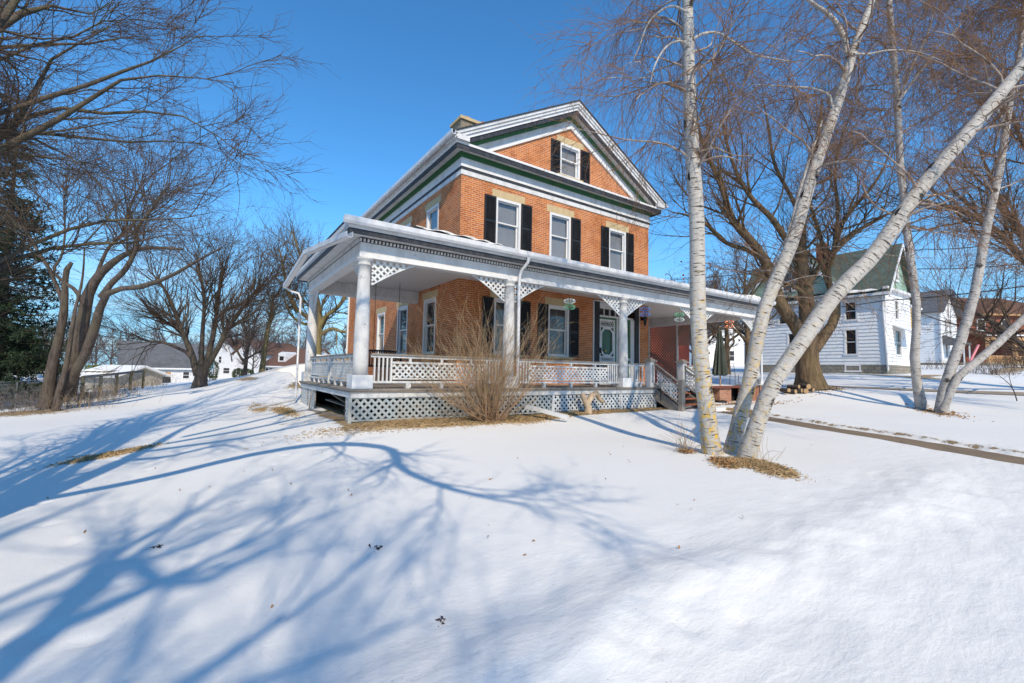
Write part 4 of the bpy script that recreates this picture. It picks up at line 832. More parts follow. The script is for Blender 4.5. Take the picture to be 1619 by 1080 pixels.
# ---- left side: multi-stem old tree, vase tree, small ones
dT = 18.
Z2 = lambda L: [(x/2.844, 280+y/2.844) for x, y in L]
Z3 = lambda L: [(170+x/3.858, 360+y/3.858) for x, y in L]
root, _ = build_tree('old_tree', 'gnarled multi-stemmed bare tree with a broken stub, at the fence on the left',
  [(px(Z2([(205,1035),(215,980),(235,850),(262,740),(285,620),(292,520),(295,450),(308,400),(322,385)]), dT), wr_([36,26,20,17,15,12,11,10,7], dT)),
   (px(Z2([(252,1050),(262,980),(290,880),(310,780),(322,690),(340,590),(370,460),(380,320)]), dT-.4), wr_([16,12,10,9,8,6,4,3], dT)),
   (px(Z2([(300,980),(325,860),(360,730),(378,620),(400,520),(455,430),(520,375),(600,330),(700,318),(820,325)]), dT+.5, -.1), wr_([34,28,25,23,20,17,12,9,7,4], dT)),
   (px(Z2([(280,1000),(320,900),(372,820),(415,710),(445,610),(470,535),(530,505),(620,495),(711,470)])+Z3([(170,375),(330,320),(450,260),(560,195),(700,120)]), dT+.1, -.15), wr_([22,20,18,17,15,13,10,9,9,8,7,6,4,3], dT)),
   (px(Z2([(455,540),(500,480),(560,420),(600,350),(618,290),(610,240),(640,200),(700,120),(760,40)]), dT, -.1), wr_([13,11,10,8,8,7,6,4,3], dT)),
   (px(Z2([(285,560),(250,480),(225,420),(180,350),(120,250),(60,170),(0,100)]), dT, -.1), wr_([10,8,7,6,5,4,3], dT)),
   (px(Z2([(360,560),(350,520),(300,480),(240,420),(270,370),(290,280),(288,150),(286,20)]), dT), wr_([9,8,7,6,5,4,3,2.5], dT)),
   (px(Z2([(420,480),(450,400),(480,330),(560,240),(590,120),(640,20)]), dT, .1), wr_([9,7,6,5,4,3], dT))],
  [dict(N=120, t=(.35,1), ang=(20,60), L=(1.4,3.4), absL=True, K=8, wig=.15, trop=(0,0,.04), rr=.5, rmin=.014, rcap=.05, src='limbs'),
   dict(N=850, t=(.15,1), ang=(22,50), L=(.9,2.2), absL=True, K=6, wig=.15, trop=(0,0,.02), rr=.6, rmin=.007),
   dict(N=3800, t=(.15,1), ang=(20,50), L=(.4,1.0), absL=True, K=4, wig=.15, trop=(0,0,.02), rr=.6, rmin=.0045)],
  'bark_grey', 'twig_brown', 31, K=18, sides=12, trunk_n=4)
dV = 25.
root, _ = build_tree('vase_tree', 'spreading vase shaped bare tree in front of the long grey roofed garage',
  [(px(Z3([(562,985),(566,950),(575,880),(580,840)]), dV), wr_([30,24,20,16], dV)),
   (px(Z3([(545,900),(520,790),(480,690),(440,600),(410,510),(380,440),(345,370),(300,310),(235,250)]), dV, .05), wr_([12,11,9,8,7,6,5,4,3], dV)),
   (px(Z3([(570,860),(575,740),(582,600),(590,480),(585,380),(560,260),(540,160)]), dV), wr_([10,8,7,6,5,4,3], dV)),
   (px(Z3([(590,860),(625,740),(655,600),(668,500),(682,400),(700,300),(730,180)]), dV, .1), wr_([11,10,8,7,5,4,3], dV)),
   (px(Z3([(595,870),(660,760),(740,610),(800,520),(850,450),(920,370),(1000,290)]), dV, -.1), wr_([10,9,8,7,6,5,3], dV)),
   (px(Z3([(525,810),(480,760),(430,735),(340,700),(240,690),(150,650),(80,640)]), dV, -.1), wr_([8,6,6,5,4,3,2], dV)),
   (px(Z3([(560,900),(500,760),(450,640),(330,560),(250,490),(200,420)]), dV, .15), wr_([8,7,6,5,4,2], dV)),
   (px(Z3([(650,560),(730,500),(800,470),(880,420),(950,350)]), dV, -.1), wr_([6,6,5,4,2], dV))],
  [dict(N=190, t=(.3,1), ang=(18,50), L=(1.3,3.6), absL=True, K=7, wig=.13, trop=(0,0,.05), rr=.5, rmin=.018, rcap=.05, src='limbs'),
   dict(N=1200, t=(.15,1), ang=(22,50), L=(.8,2.2), absL=True, K=5, wig=.14, trop=(0,0,.04), rr=.6, rmin=.009),
   dict(N=5600, t=(.15,1), ang=(20,50), L=(.4,1.1), absL=True, K=4, wig=.14, trop=(0,0,.03), rr=.6, rmin=.0055)],
  'bark_grey', 'twig_brown', 32, K=14, sides=12)
dS = 34.
root, _ = build_tree('small_tree', 'small forked bare tree in front of the white gabled house',
  [(px(Z3([(832,930),(838,880),(845,820),(850,760),(852,700),(840,620),(820,540)]), dS), wr_([9,7,6,5.5,5,4,3], dS)),
   (px(Z3([(838,830),(800,770),(770,700),(740,640),(720,560)]), dS), wr_([4,4,3,3,2], dS)), (px(Z3([(848,800),(900,770),(950,740),(980,690)]), dS), wr_([4,3,3,2], dS)),
   (px(Z3([(850,740),(880,660),(900,580),(930,500)]), dS), wr_([4,3,3,2], dS))],
  [dict(N=80, t=(.3,1), ang=(20,60), L=(1.2,3.5), absL=True, K=6, wig=.15, trop=(0,0,.06), rr=.5, rmin=.02, rcap=.05),
   dict(N=900, t=(.1,1), ang=(22,55), L=(.7,2.2), absL=True, K=5, wig=.15, trop=(0,0,.03), rr=.6, rmin=.009)],
  'bark_dark', 'twig_grey', 33, K=10, sides=8)
dD = 28.
root, _ = build_tree('broken_tree', 'pale dead tree trunk with a broken top behind the snow bank',
  [(px(Z3([(938,905),(950,820),(962,720),(975,630),(1000,540),(1000,470),(1012,430),(1045,390),(1070,350)]), dD), wr_([11,9,8,7,6,5,4,3,1.5], dD)),
   (px(Z3([(985,590),(1010,540),(1025,500)]), dD), wr_([4,3,2], dD))],
  [dict(N=40, t=(.5,1), ang=(20,60), L=(.8,2.4), absL=True, K=6, wig=.15, trop=(0,0,.06), rr=.5, rmin=.012, rcap=.04),
   dict(N=300, t=(.1,1), ang=(22,55), L=(.6,1.8), absL=True, K=5, wig=.15, trop=(0,0,.03), rr=.6, rmin=.007)],
  'bark_olive', 'twig_grey', 34, K=12, sides=8)
dO = 27.
root, _ = build_tree('olive_tree', 'bare tree with yellow green bark seen behind the left end of the porch',
  [(px([(500,590),(502,540),(505,500),(500,470),(490,440)], dO), wr_([18,14,11,9,7], dO)),
   (px([(503,540),(490,505),(470,490),(455,460),(448,420),(440,390)], dO), wr_([9,8,7,6,4,3], dO)),
   (px([(505,520),(515,500),(530,490),(545,470),(560,440)], dO), wr_([8,7,6,5,3], dO)),
   (px([(502,480),(495,450),(480,420),(470,390),(462,365)], dO), wr_([8,7,5,4,3], dO)),
   (px([(505,530),(525,520),(545,525),(565,515)], dO), wr_([7,6,4,3], dO)), (px([(500,515),(480,512),(462,500),(448,470)], dO), wr_([6,5,4,3], dO))],
  [dict(N=90, t=(.3,1), ang=(20,60), L=(1.2,3.2), absL=True, K=7, wig=.18, trop=(0,0,.05), rr=.5, rmin=.016, rcap=.05),
   dict(N=900, t=(.1,1), ang=(22,55), L=(.6,1.9), absL=True, K=5, wig=.17, trop=(0,0,.03), rr=.6, rmin=.007),
   dict(N=2500, t=(.1,1), ang=(22,55), L=(.3,.9), absL=True, K=4, wig=.15, trop=(0,0,.03), rr=.6, rmin=.005)],
  'bark_olive', 'twig_brown', 35, K=12, sides=8)

# ---- the large maple whose trunk stands left of the frame; limbs sweep in at the upper left
dL = 7.
Z1 = lambda L: [(x/3.598, y/3.598) for x, y in L]
tr0 = np.array([-9.7,-9.9,-1.2]); fork = tr0+np.array([.2,0,3.0])
def from_trunk(L, d, dd, z0, ws):
    pts = px(L, d, dd); a = tr0+np.array([0,0,z0]); m_ = (np.array(pts[0])*.5+a*.5)+np.array([0,0,-.35]); return ([tuple(a), tuple(m_)]+pts, [r for r in wr_([ws[0]*2.0, ws[0]*1.5], d)]+wr_(ws, d))
stems = [([tuple(tr0), tuple(tr0+[0,0,1.2]), tuple(tr0+[.05,.05,3]), tuple(tr0+[.1,.3,5.5]), tuple(tr0+[-.3,.6,8.5]), tuple(tr0+[-.2,.8,12])], [.48,.36,.32,.24,.15,.05]),
 from_trunk(Z1([(-60,885),(0,850),(120,790),(280,700),(430,640),(520,560),(650,470),(880,430),(1080,440),(1330,470)]), dL, .1, 1.6, [18,16,15,13,11,9,7,5,4,3]),
 from_trunk(Z1([(-60,660),(0,640),(200,590),(330,530),(470,500),(600,420),(830,390),(900,310),(1060,250),(1180,170)]), dL+.6, .15, 3.0, [13,12,11,10,9,8,7,5,4,2.5]),
 from_trunk(Z1([(-60,760),(0,730),(100,680),(240,640),(400,610),(560,640),(720,660),(900,620),(1120,700),(1400,900)]), dL+1.2, .1, 2.0, [14,13,12,9,8,7,6,5,4,2]),
 from_trunk(Z1([(-60,765),(0,765),(230,760),(450,780),(650,805),(1000,805),(1160,820)]), dL+1.8, .15, 1.8, [10,9,8,7,6,4,2]),
 from_trunk(Z1([(-60,180),(0,120),(60,50),(110,-30),(200,-150)]), dL+.5, .2, 4.0, [24,22,20,17,13]),
 from_trunk(Z1([(-60,190),(0,150),(110,85),(180,35),(300,35),(420,90),(560,60),(660,10)]), dL+1.5, .2, 4.2, [20,18,16,14,8,6,5,3]),
 from_trunk(Z1([(-60,280),(0,270),(200,265),(330,240),(500,250),(650,230),(780,190),(900,200)]), dL+2, .2, 3.6, [10,9,8,7,6,5,3,2]),
 from_trunk(Z1([(60,720),(130,640),(180,550),(250,420),(310,320),(420,260),(560,190),(700,110),(800,60)]), dL+2.2, .15, 2.6, [13,12,10,8,7,5,4,3,2]),
 from_trunk([(-20,425),(0,412),(46,389),(105,364),(158,350),(225,348),(290,345),(340,335)], dL-.3, .15, .9, [11,10,9,8,7,5,4,2.5]),
 from_trunk([(-20,440),(0,420),(50,402),(105,388),(160,385),(225,382),(270,370),(320,372)], dL+.4, .15, .8, [13,12,10,8,7,5,4,2.5]),
 from_trunk(Z1([(100,750),(220,800),(350,860),(480,970),(600,1070),(680,1180)]), dL+1.5, .15, 1.8, [7,6,5,4,3,2]),
 from_trunk(Z1([(-60,360),(0,340),(160,265),(300,235),(450,200),(620,110),(800,110),(1000,170)]), dL+1, .2, 3.3, [8,7,6,5,5,4,3,2]),
 ]
# two long limbs arching high over the yard, seen only by their shadows on the snow
LIMB1 = [(-6.86,-4.66),(-5.69,-4.11),(-4.73,-4.03),(-3.79,-4.88),(-4.03,-6.3),(-3.9,-7.4),(-3.6,-8.2),(-3.1,-8.9)]
_L2 = [(-7.12,-8.92),(-7.08,-8.3),(-6.95,-7.76),(-6.7,-8.3),(-6.4,-8.7),(-6.1,-8.3),(-5.6,-7.9)]
def over(pts, hs, ws): return ([tuple(tr0+[.1,.2,hs[0]-.6])]+[(gx-.309*h/.795, gy-.951*h/.795, h-1.0) for (gx, gy), h in zip(pts, hs)], [ws[0]*1.15]+ws)
stems.append(over(LIMB1, [4.6,5.2,5.6,6.0,6.2,6.4,6.6,6.8], [.13,.12,.10,.09,.075,.06,.04,.02]))
# limbs on the sunny side, outside the picture
rg_ = np.random.default_rng(5)
for k in range(9):
    a = 2.2+k*.52; d = np.array([math.cos(a), math.sin(a), .0]); z0 = 3+.6*k; 
    stems.append(([tuple(tr0+[0,0,z0]), tuple(tr0+d*1.5+[0,0,z0+1.1]), tuple(tr0+d*3.2+[0,0,z0+2.2+rg_.random()]), tuple(tr0+d*5+[0,0,z0+3.2+rg_.random()])], [.14,.1,.06,.02]))
root, _ = build_tree('big_maple', 'large bare maple at the left edge whose long grey limbs sweep in over the snow', stems,
  [dict(N=430, t=(.25,1), ang=(15,50), L=(.6,1.7), absL=True, K=8, wig=.12, trop=(0,0,.03), rr=.5, rmin=.009, rcap=.03, src='limbs'),
   dict(N=3800, t=(.12,1), ang=(22,50), L=(.35,1.0), absL=True, K=6, wig=.13, trop=(0,0,.02), rr=.6, rmin=.006),
   dict(N=17000, t=(.15,1), ang=(20,50), L=(.15,.5), absL=True, K=4, wig=.14, trop=(0,0,.02), rr=.6, rmin=.0036)],
  'bark_limb', 'twig_brown', 41, K=22, sides=14, base=tr0)

# ---- trees behind the photographer; only their shadows fall on the snow in view
def generic(name, label, base, hgt, lean, seed, n1=12, spread=.42, twigs=2600, fork=.28, barkm='bark_grey', r0=.3, trop=.10, tw=.012, twm='twig_brown', extra=()):
    r = np.random.default_rng(seed); b = np.array(base, float); top = b+np.array([lean[0],lean[1],hgt])
    pts = [tuple(b+(top-b)*f+np.array([r.normal(0,.04)*hgt*.3*f, r.normal(0,.04)*hgt*.3*f, 0])) for f in np.linspace(0,1,6)]
    st = [(pts, list(r0*np.array([1.25,.85,.7,.5,.3,.08])))]; Q, RR = resample(*st[0], 16)
    for k in range(n1):
        f = fork+(1-fork)*.75*k/n1; i = int(f*15); a = k*2.4+r.random()*.8; s_ = Q[i]; L = hgt*spread*(1.1-.6*f)*r.uniform(.8,1.15); d = np.array([math.cos(a), math.sin(a), .55+.5*f])
        pp = [s_]; 
        for q in range(4): d = d/np.linalg.norm(d); pp.append(pp[-1]+d*L/4); d = d+np.array([0,0,.16])+r.normal(0,.14,3)
        st.append(([tuple(p) for p in pp], list(RR[i]*np.array([.62,.5,.36,.22,.08]))))
    st += list(extra)
    return build_tree(name, label, st, [dict(N=n1*7, t=(.25,1), ang=(20,55), L=(hgt*.10,hgt*.24), absL=True, K=6, wig=.14, trop=(0,0,trop*.6), rr=.55, rmin=tw*1.6, rcap=.06, src='limbs'),
        dict(N=twigs//4, t=(.15,1), ang=(22,50), L=(hgt*.05,hgt*.13), absL=True, K=5, wig=.14, trop=(0,0,.04), rr=.6, rmin=tw),
        dict(N=twigs, t=(.15,1), ang=(20,50), L=(hgt*.02,hgt*.06), absL=True, K=4, wig=.14, trop=(0,0,.02), rr=.6, rmin=tw*.55)], barkm, twm, seed, K=12, sides=10, trace=False)
_L2 = [(-7.12,-8.92),(-7.08,-8.3),(-6.95,-7.76),(-6.7,-8.3),(-6.4,-8.7),(-6.1,-8.3),(-5.6,-7.9)]
XL = ([(-13.2,-20.3,3.8)]+[(gx-.309*h/.795, gy-.951*h/.795, h-1.0) for (gx, gy), h in zip(_L2, [6.4,7.0,7.6,8.1,8.6,9.1,9.4])], [.15,.10,.09,.08,.075,.065,.045,.02])
generic('yard_tree', 'bare yard tree standing behind the camera on the street side', (-13.5,-20.5,-1.2), 13, (1.2,0), 51, n1=11, extra=[XL], spread=.5, twigs=2400, fork=.25, r0=.34, tw=.008)
generic('yard_tree', 'second bare yard tree standing behind the camera to the right', (-12.2,-25,-1.2), 13, (.8,.6), 52, 11, .5, 2400, .3, r0=.30, tw=.008)

# ---- far treeline: four shapes, copied
def copy_tree(o, loc, rot, s):
    c = o.copy(); COL.objects.link(c); c.location = loc; c.rotation_euler = (0,0,rot); c.scale = (s,)*3
    for ch in o.children:
        d = ch.copy(); COL.objects.link(d); d.parent = c
    return c
    return c
protos = []
for k in range(3):
    r_, _ = generic('far_tree', 'bare grey tree in the far treeline beyond the houses', (0,0,0), 9, (.2*k-.2,.1), 60+k, 9, .5, 1500, .15, 'bark_dark', .2, .1, .022, 'twig_far')
    r_['group'] = 'bare trees in the far treeline'; protos.append(r_)
spots = [(-22,62,8),(-30,66,9),(-38,60,8),(-46,70,10),(-26,84,10),(-18,92,11),(-10,96,11),(-2,90,10),(6,88,11),(12,98,12),(20,96,12),(-52,58,9),(-34,84,10),(-42,92,11),(-58,80,11),(-14,80,7),(0,72,7),(-24,76,8),(10,76,9),(3,104,12),(-50,100,12),(-6,110,12),
         (44,46,12),(52,44,12),(60,40,12),(36,52,12),(68,36,13),(78,30,13),(90,20,13),(84,8,12),(98,6,13),(30,60,13),(74,48,14),(104,-8,13),(48,58,14),(92,34,13)]
spots += [(-70+9*k+3*math.sin(k*5), 128+6*math.sin(k*3), 11+2*math.sin(k*7)) for k in range(11)]+[(-26+5.5*k, 118+5*math.sin(k*2), 10+2*math.sin(k*4)) for k in range(8)]+[(-60+6*k, 98+8*math.sin(k*1.7), 9+2*math.sin(k*3)) for k in range(7)]
for i, (x, y, h_) in enumerate(spots):
    z = gz(x, y)-.2
    if i < 3: o = protos[i]; o.location = (x,y,z); o.scale = (h_/9,)*3
    else: o = copy_tree(protos[i%3], (x,y,z), i*1.7, h_/9*(.9+.2*((i*7)%5)/5))
    if x > 25: o['label'] = 'bare grey tree in the far line beyond the white houses on the right'; o['group'] = 'bare trees beyond the right hand houses'
    elif y > 92: o['label'] = 'bare grey tree in the farthest treeline on the left horizon'; o['group'] = 'farthest trees on the left horizon'
for i, (x, y, h_) in enumerate([(33,14,9),(36,19,10),(28,22,9)]):
    r_, _ = generic('oak_tree', ['rust leaved oak showing above the right end of the porch roof','twiggy bare oak behind the rust leaved one','bare oak left of the rust leaved one beyond the porch'][i], (x,y,gz(x,y)-.1), h_, (.2,.1), 80+i, 11, .5, 2200, .15, 'bark_dark', .22, .1, .018)
    if i == 0:
        r = np.random.default_rng(9); n = 2600; C_ = np.array([x,y,gz(x,y)+h_*.66]); p = C_+r.normal(0,1,(n,3))*[1.6,1.6,1.5]; q = r.normal(0,.09,(n,3,3))
        mk('dry_leaves', (p[:,None]+q).reshape(-1,3), np.arange(n*3).reshape(n,3), 'leaf_rust', r_, boxuv=False)['kind'] = 'stuff'

for i, (px_, d_, h_) in enumerate(((1150,36,8),(1183,31,9),(1112,44,9))):
    q_ = at(px_, 600, d_); generic('bare_tree', ['bare brown tree seen through the porch end, directly behind the closed umbrella','bare tree seen through the porch end, right of the closed umbrella','bare tree behind the near birch stem, left of the closed umbrella'][i], (q_[0],q_[1],gz(q_[0],q_[1])-.1), h_, (.2,.1), 180+i, 10, .5, 1800, .22, 'bark_maple', .24, .1, .012)
# ---- spruce at the far left
def spruce(x, y, hgt, seed, label, wid=.30):
    r = np.random.default_rng(seed); z0 = gz(x, y)-.1; root = empty('spruce_tree', (x,y,z0), label, 'tree')
    MB().tube([(x,y,z0),(x,y,z0+hgt*.5),(x,y,z0+hgt)], [.28,.16,.02], 10).build('trunk', 'bark_dark', root)
    N = 340; f = r.random(N)**1.15; zz = z0+.6+f*(hgt-.8); L = hgt*wid*(1-f)*r.uniform(.75,1.1,N)+.25; a = r.uniform(0,6.28,N); K = 7; P = np.empty((N,K,3)); s = np.linspace(0,1,K)
    for k in range(K): P[:,k] = np.stack([x+np.cos(a)*L*s[k], y+np.sin(a)*L*s[k], zz-.25*L*s[k]+.18*L*s[k]**2*1.4], 1)
    joined([((P, (.035*np.linspace(1,.2,K))[None]*np.ones((N,1))), 4)], 'boughs', 'bark_dark', root, kind='stuff')
    P2, R2 = sprout(P, np.full((N,K),.02), 4200, r, t=(.1,1), ang=(35,70), L=(.25,.7), absL=True, K=4, wig=.1, trop=(0,0,-.16), rmin=.01)
    n = 42000; idx = r.integers(0,len(P2),n); t = r.random(n)*3; i = np.minimum(t.astype(int),2); g = (t-i)[:,None]; p = P2[idx,i]*(1-g)+P2[idx,i+1]*g
    d = r.normal(0,1,(n,3))+[0,0,-.3]; d /= np.linalg.norm(d,axis=1)[:,None]; e = r.normal(0,1,(n,3)); e = np.cross(d,e); e /= np.linalg.norm(e,axis=1)[:,None]
    V = np.stack([p-e*.028, p+e*.028, p+d*.18], 1); mk('needles', V.reshape(-1,3), np.arange(n*3).reshape(n,3), 'needle', root, boxuv=False)['kind'] = 'stuff'
c_ = at(-12,640,20.); spruce(c_[0], c_[1], 12.5, 71, 'dark green spruce at the left edge behind the old tree', .24)
c_ = at(20,640,26.); spruce(c_[0], c_[1], 4.6, 72, 'low dark conifer below the tall spruce, beyond the fence', .42)

# ---------------------------------------------------------------- neighbouring buildings
def siding(mp, u0, u1, z0, top, holes, parent, mat='white_bright', lap=.26, name='siding', body='white_bright', xs=()):
    wall('wall', mp, u0, u1, z0, top, holes, body, parent, .15, xs)
    m = MB(); z = z0
    zmax = max(top(u) for u in (u0, (u0+u1)/2, u1, *xs))
    while z < zmax-.02:
        U = np.linspace(u0, u1, 90); ok = [top(u) >= z+lap*.9 and not any(h[0]-.02 < u < h[1]+.02 and h[2]-lap < z < h[3] for h in holes) for u in U]; i = 0
        while i < len(U):
            if ok[i]:
                j = i
                while j+1 < len(U) and ok[j+1]: j += 1
                if j > i: m.prism([mp(U[i],.002,z+lap), mp(U[i],.045,z+.004), mp(U[i],.002,z+.004)], np.array(mp(U[j],0,0))-np.array(mp(U[i],0,0)))
                i = j+1
            else: i += 1
        z += lap
    return tag(m.build(name, mat, parent), kind='stuff')
def win2(mp, u0, u1, z0, z1, parent, mat='white_clean', cur='curtain_dark'):
    m = MB(); f = .10
    for a in ((u0-f,u0,z0-f,z1+f),(u1,u1+f,z0-f,z1+f),(u0,u1,z1,z1+f),(u0-f-.04,u1+f+.04,z0-f-.03,z0)): mbox(m, mp, a[0], a[1], -.1, .05 if a[3] != z0 else .08, a[2], a[3])
    zm = (z0+z1)/2; mbox(m, mp, u0, u1, -.06, .02, zm-.025, zm+.025); mbox(m, mp, u0, u0+.05, -.06, .02, z0, z1); mbox(m, mp, u1-.05, u1, -.06, .02, z0, z1)
    o = m.build('window', mat, parent); mbox(MB(), mp, u0, u1, -.05, -.045, z0, z1).build('pane', 'glass', o); mbox(MB(), mp, u0, u1, -.14, -.13, z0, z1).build('curtain', cur, o); return o
def roof_gable(m, x0, x1, y0, y1, ze, zr, axis, th=.14, ov=.4):
    """ridge along axis"""
    if axis == 'y':
        xc = (x0+x1)/2; k = (zr-ze)/(xc-x0)
        for s_, xe in ((-1,x0-ov),(1,x1+ov)): m.prism([(xc,y0-ov,zr+.02),(xe,y0-ov,ze-k*ov+.02),(xe,y0-ov,ze-k*ov+th),(xc,y0-ov,zr+th)], (0,y1-y0+2*ov,0))
    else:
        yc = (y0+y1)/2; k = (zr-ze)/(yc-y0)
        for s_, ye in ((-1,y0-ov),(1,y1+ov)): m.prism([(x0-ov,yc,zr+.02),(x0-ov,ye,ze-k*ov+.02),(x0-ov,ye,ze-k*ov+th),(x0-ov,yc,zr+th)], (x1-x0+2*ov,0,0))
    return m
# white house with green roof
X, Y = 32.99, -1.1
wh = empty('clapboard_house', (X,Y,.7), 'white clapboard house with green shingle roof and mint green gables behind the maple', 'house')
S1, Fr = mapS(X), mapF(Y)
eave = 6.75; x2 = 38.4; xc = (X+x2)/2; zr = 10.3
hs1 = [(.58,1.28,4.75,6.0),(.62,1.30,2.2,3.95),(4.5,5.3,2.2,3.9),(5.3,6.0,4.8,6.0)]
siding(S1, Y, 9.0, 1.40, lambda u: eave, hs1, wh)
for h_ in hs1: win2(S1, *h_, wh)
hs2 = [(35.0,35.7,4.8,6.1),(34.9,36.0,2.2,3.9)]
siding(Fr, X+.15, x2, 1.40, lambda u: eave, hs2, wh)
for h_ in hs2: win2(Fr, *h_, wh)
kk = (zr-eave)/(xc-X)
wall('gable', Fr, X+.02, x2, eave+.15, lambda u: zr-kk*abs(u-xc)+.0, [(xc-.35,xc+.2,7.7,8.6)], 'shingle_mint', wh, .1, (xc,)); win2(Fr, xc-.35, xc+.2, 7.7, 8.6, wh)
bx('belt_board', (X-.3,Y-.3,eave-.02), (x2+.3,Y,eave+.15), 'white_clean', wh); bx('foundation', (X-.03,Y-.03,.2), (x2,8.95,1.395), 'foundation_block', wh)
win2(S1, .5, 1.3, .98, 1.3, wh); bx('corner_board', (X-.04,Y-.04,1.4), (X+.1,Y+.1,eave), 'white_clean', wh)
m = roof_gable(MB(), X, x2, Y, 9.0, eave, zr, 'y'); m.build('roof', 'shingle_green', wh)
m = MB()
for s_, xe in ((-1,X-.42),(1,x2+.42)): m.prism([(xc,Y-.46,zr-.16),(xe,Y-.46,eave-kk*.42-.14),(xe,Y-.46,eave-kk*.42+.12),(xc,Y-.46,zr+.12)], (0,.06,0))
m.box((X-.46,Y-.4,eave-.45),(X-.40,9.2,eave-.28)).box((X-.42,Y-.4,eave-.30),(X,8.95,eave-.26)); m.build('rake_board', 'white_clean', wh)
snowpad('roof_snow', [(X-.2,-.9,eave-.12),(X-.2,1.0,eave-.12),(X-.2,3.2,eave-.12)], .7, .28, wh, 8)
MB().tube([(X-.1,Y+.1,6.3),(X-.1,Y-.1,1.0)], .06, 6).build('downspout', 'white_clean', wh)
# cross gable facing the brick house
cg0, cg1, za = 1.3, 8.4, 11.0; yc = (cg0+cg1)/2; k2 = (za-7.0)/(yc-cg0); S2 = mapS(X-.35)
wall('gable', S2, cg0+.2, cg1-.2, 6.9, lambda u: za-k2*abs(u-yc)-.05, [(4.25,4.83,7.45,8.85),(4.93,5.5,7.45,8.85)], 'shingle_mint', wh, .2, (yc,))
for a, b in ((4.25,4.83),(4.93,5.5)): win2(S2, a, b, 7.45, 8.85, wh)
m = MB()
for ye in (cg0-.35, cg1+.35): m.prism([(X-.8,yc,za+.02),(X-.8,ye,7.0-k2*.35+.02),(X-.8,ye,7.0-k2*.35+.16),(X-.8,yc,za+.16)], (3.6,0,0))
m.build('roof', 'shingle_green', wh)
m = MB()
for ye in (cg0-.37, cg1+.37): m.prism([(X-.86,yc,za-.16),(X-.86,ye,7.0-k2*.37-.16),(X-.86,ye,7.0-k2*.37+.12),(X-.86,yc,za+.12)], (.06,0,0))
m.build('rake_board', 'white_clean', wh)
chx = MB().box((34.2,3.0,8.5),(34.9,3.6,11.2)).build('chimney', 'red_brick_far', wh); bx('chimney_cap', (34.15,2.95,11.2), (34.95,3.65,11.3), 'concrete', chx)
# awning beside the porch door on the front
MB().prism([(34.3,Y-.02,4.35),(34.3,Y-1.1,3.75),(34.3,Y-1.1,3.69),(34.3,Y-.02,4.25)], (2.6,0,0)).build('awning', 'white_clean', wh)
# second house
g2 = empty('gabled_house', (58.4,1.58,1.9), 'smaller white house with grey roof between the green roofed house and the red brick one', 'house')
S3, F3 = mapS(58.4), mapF(1.58); e2 = 7.9; r2_ = 10.3; c2_ = 61.7
siding(S3, 1.58, 10, 2.2, lambda u: e2, [], g2); siding(F3, 58.55, 65, 2.2, lambda u: e2, [(60.2,60.9,5.4,7.0),(61.9,62.6,5.4,7.0),(60.2,61.0,2.9,4.4)], g2)
for h_ in ((60.2,60.9,5.4,7.0),(61.9,62.6,5.4,7.0),(60.2,61.0,2.9,4.4)): win2(F3, *h_, g2)
wall('gable', F3, 58.4, 65, e2, lambda u: r2_-(r2_-e2)/3.3*abs(u-c2_), [], 'white_clean', g2, .12, (c2_,)); roof_gable(MB(), 58.4, 65, 1.58, 10, e2, r2_, 'y', .2, .5).build('roof', 'shingle_grey', g2)
bx('foundation', (58.4,1.6,1.2), (65,10,2.19), 'foundation_block', g2); MB().prism([(59,1.5,5.2),(59,-.2,4.4),(59,-.2,4.2),(59,1.5,4.2)], (2.6,0,0)).build('porch_roof', 'shingle_grey', g2)
bx('porch_post', (59.1,-.1,1.9), (59.22,.0,4.3), 'white_clean', g2); bx('porch_post', (61.4,-.1,1.9), (61.52,.0,4.3), 'white_clean', g2)
MB().tube([(58.3,1.5,7.6),(58.3,1.5,2.3)], .1, 6).build('downspout', 'white_clean', g2)
# red brick house far right
a = at(1528,572,58); b = at(1640,575,54)
rx, ry = float(a[0]), float(a[1])
rb = empty('red_house', (rx,ry,a[2]), 'dark red brick house with brown roof and columned front porch at the far right', 'house')
z0 = float(a[2]); dX = 16.
R = lambda u, n, z: (rx+u*.82-n*.57*-1*0+0*n, ry-u*.57-n*1.0, z0+z)
def rbox(m, u0, u1, n0, n1, za_, zb_): 
    m.prism([R(u0,n0,za_), R(u1,n0,za_), R(u1,n1,za_), R(u0,n1,za_)], (0,0,zb_-za_)); return m
rbox(MB(), 0, 15, -8, 0, -.5, 6.2).build('wall', 'far_brick', rb)
for u in (1.5, 4.6, 8.5, 12): rbox(MB(), u, u+1.1, .0, .06, 4.0, 5.6).build('window', 'white_clean', rb); 
for u in (1.5, 4.6, 8.5, 12): rbox(MB(), u+.12, u+.98, .06, .08, 4.12, 5.48).build('pane', 'curtain_dark', rb)
m = MB(); V = [R(-.6,.6,6.2),R(15.6,.6,6.2),R(15.6,-8.6,6.2),R(-.6,-8.6,6.2),R(4.5,-4,8.9),R(10.5,-4,8.9)]; m.add(V, [(0,1,5,4),(1,2,5),(2,3,4,5),(3,0,4),(3,2,1,0)]); m.build('roof', 'brown_roof', rb)
m = MB(); V = [R(1,.55,6.2),R(7,.55,6.2),R(4,.55,8.3),R(1,-2,6.2),R(7,-2,6.2),R(4,-4,8.4)]; m.add(V, [(0,1,2),(0,2,5,3),(1,4,5,2)]); m.build('dormer', 'brown_roof', rb)
rbox(MB(), -.7, 15.7, .55, .7, 6.0, 6.22).build('eave_board', 'tan_trim', rb)
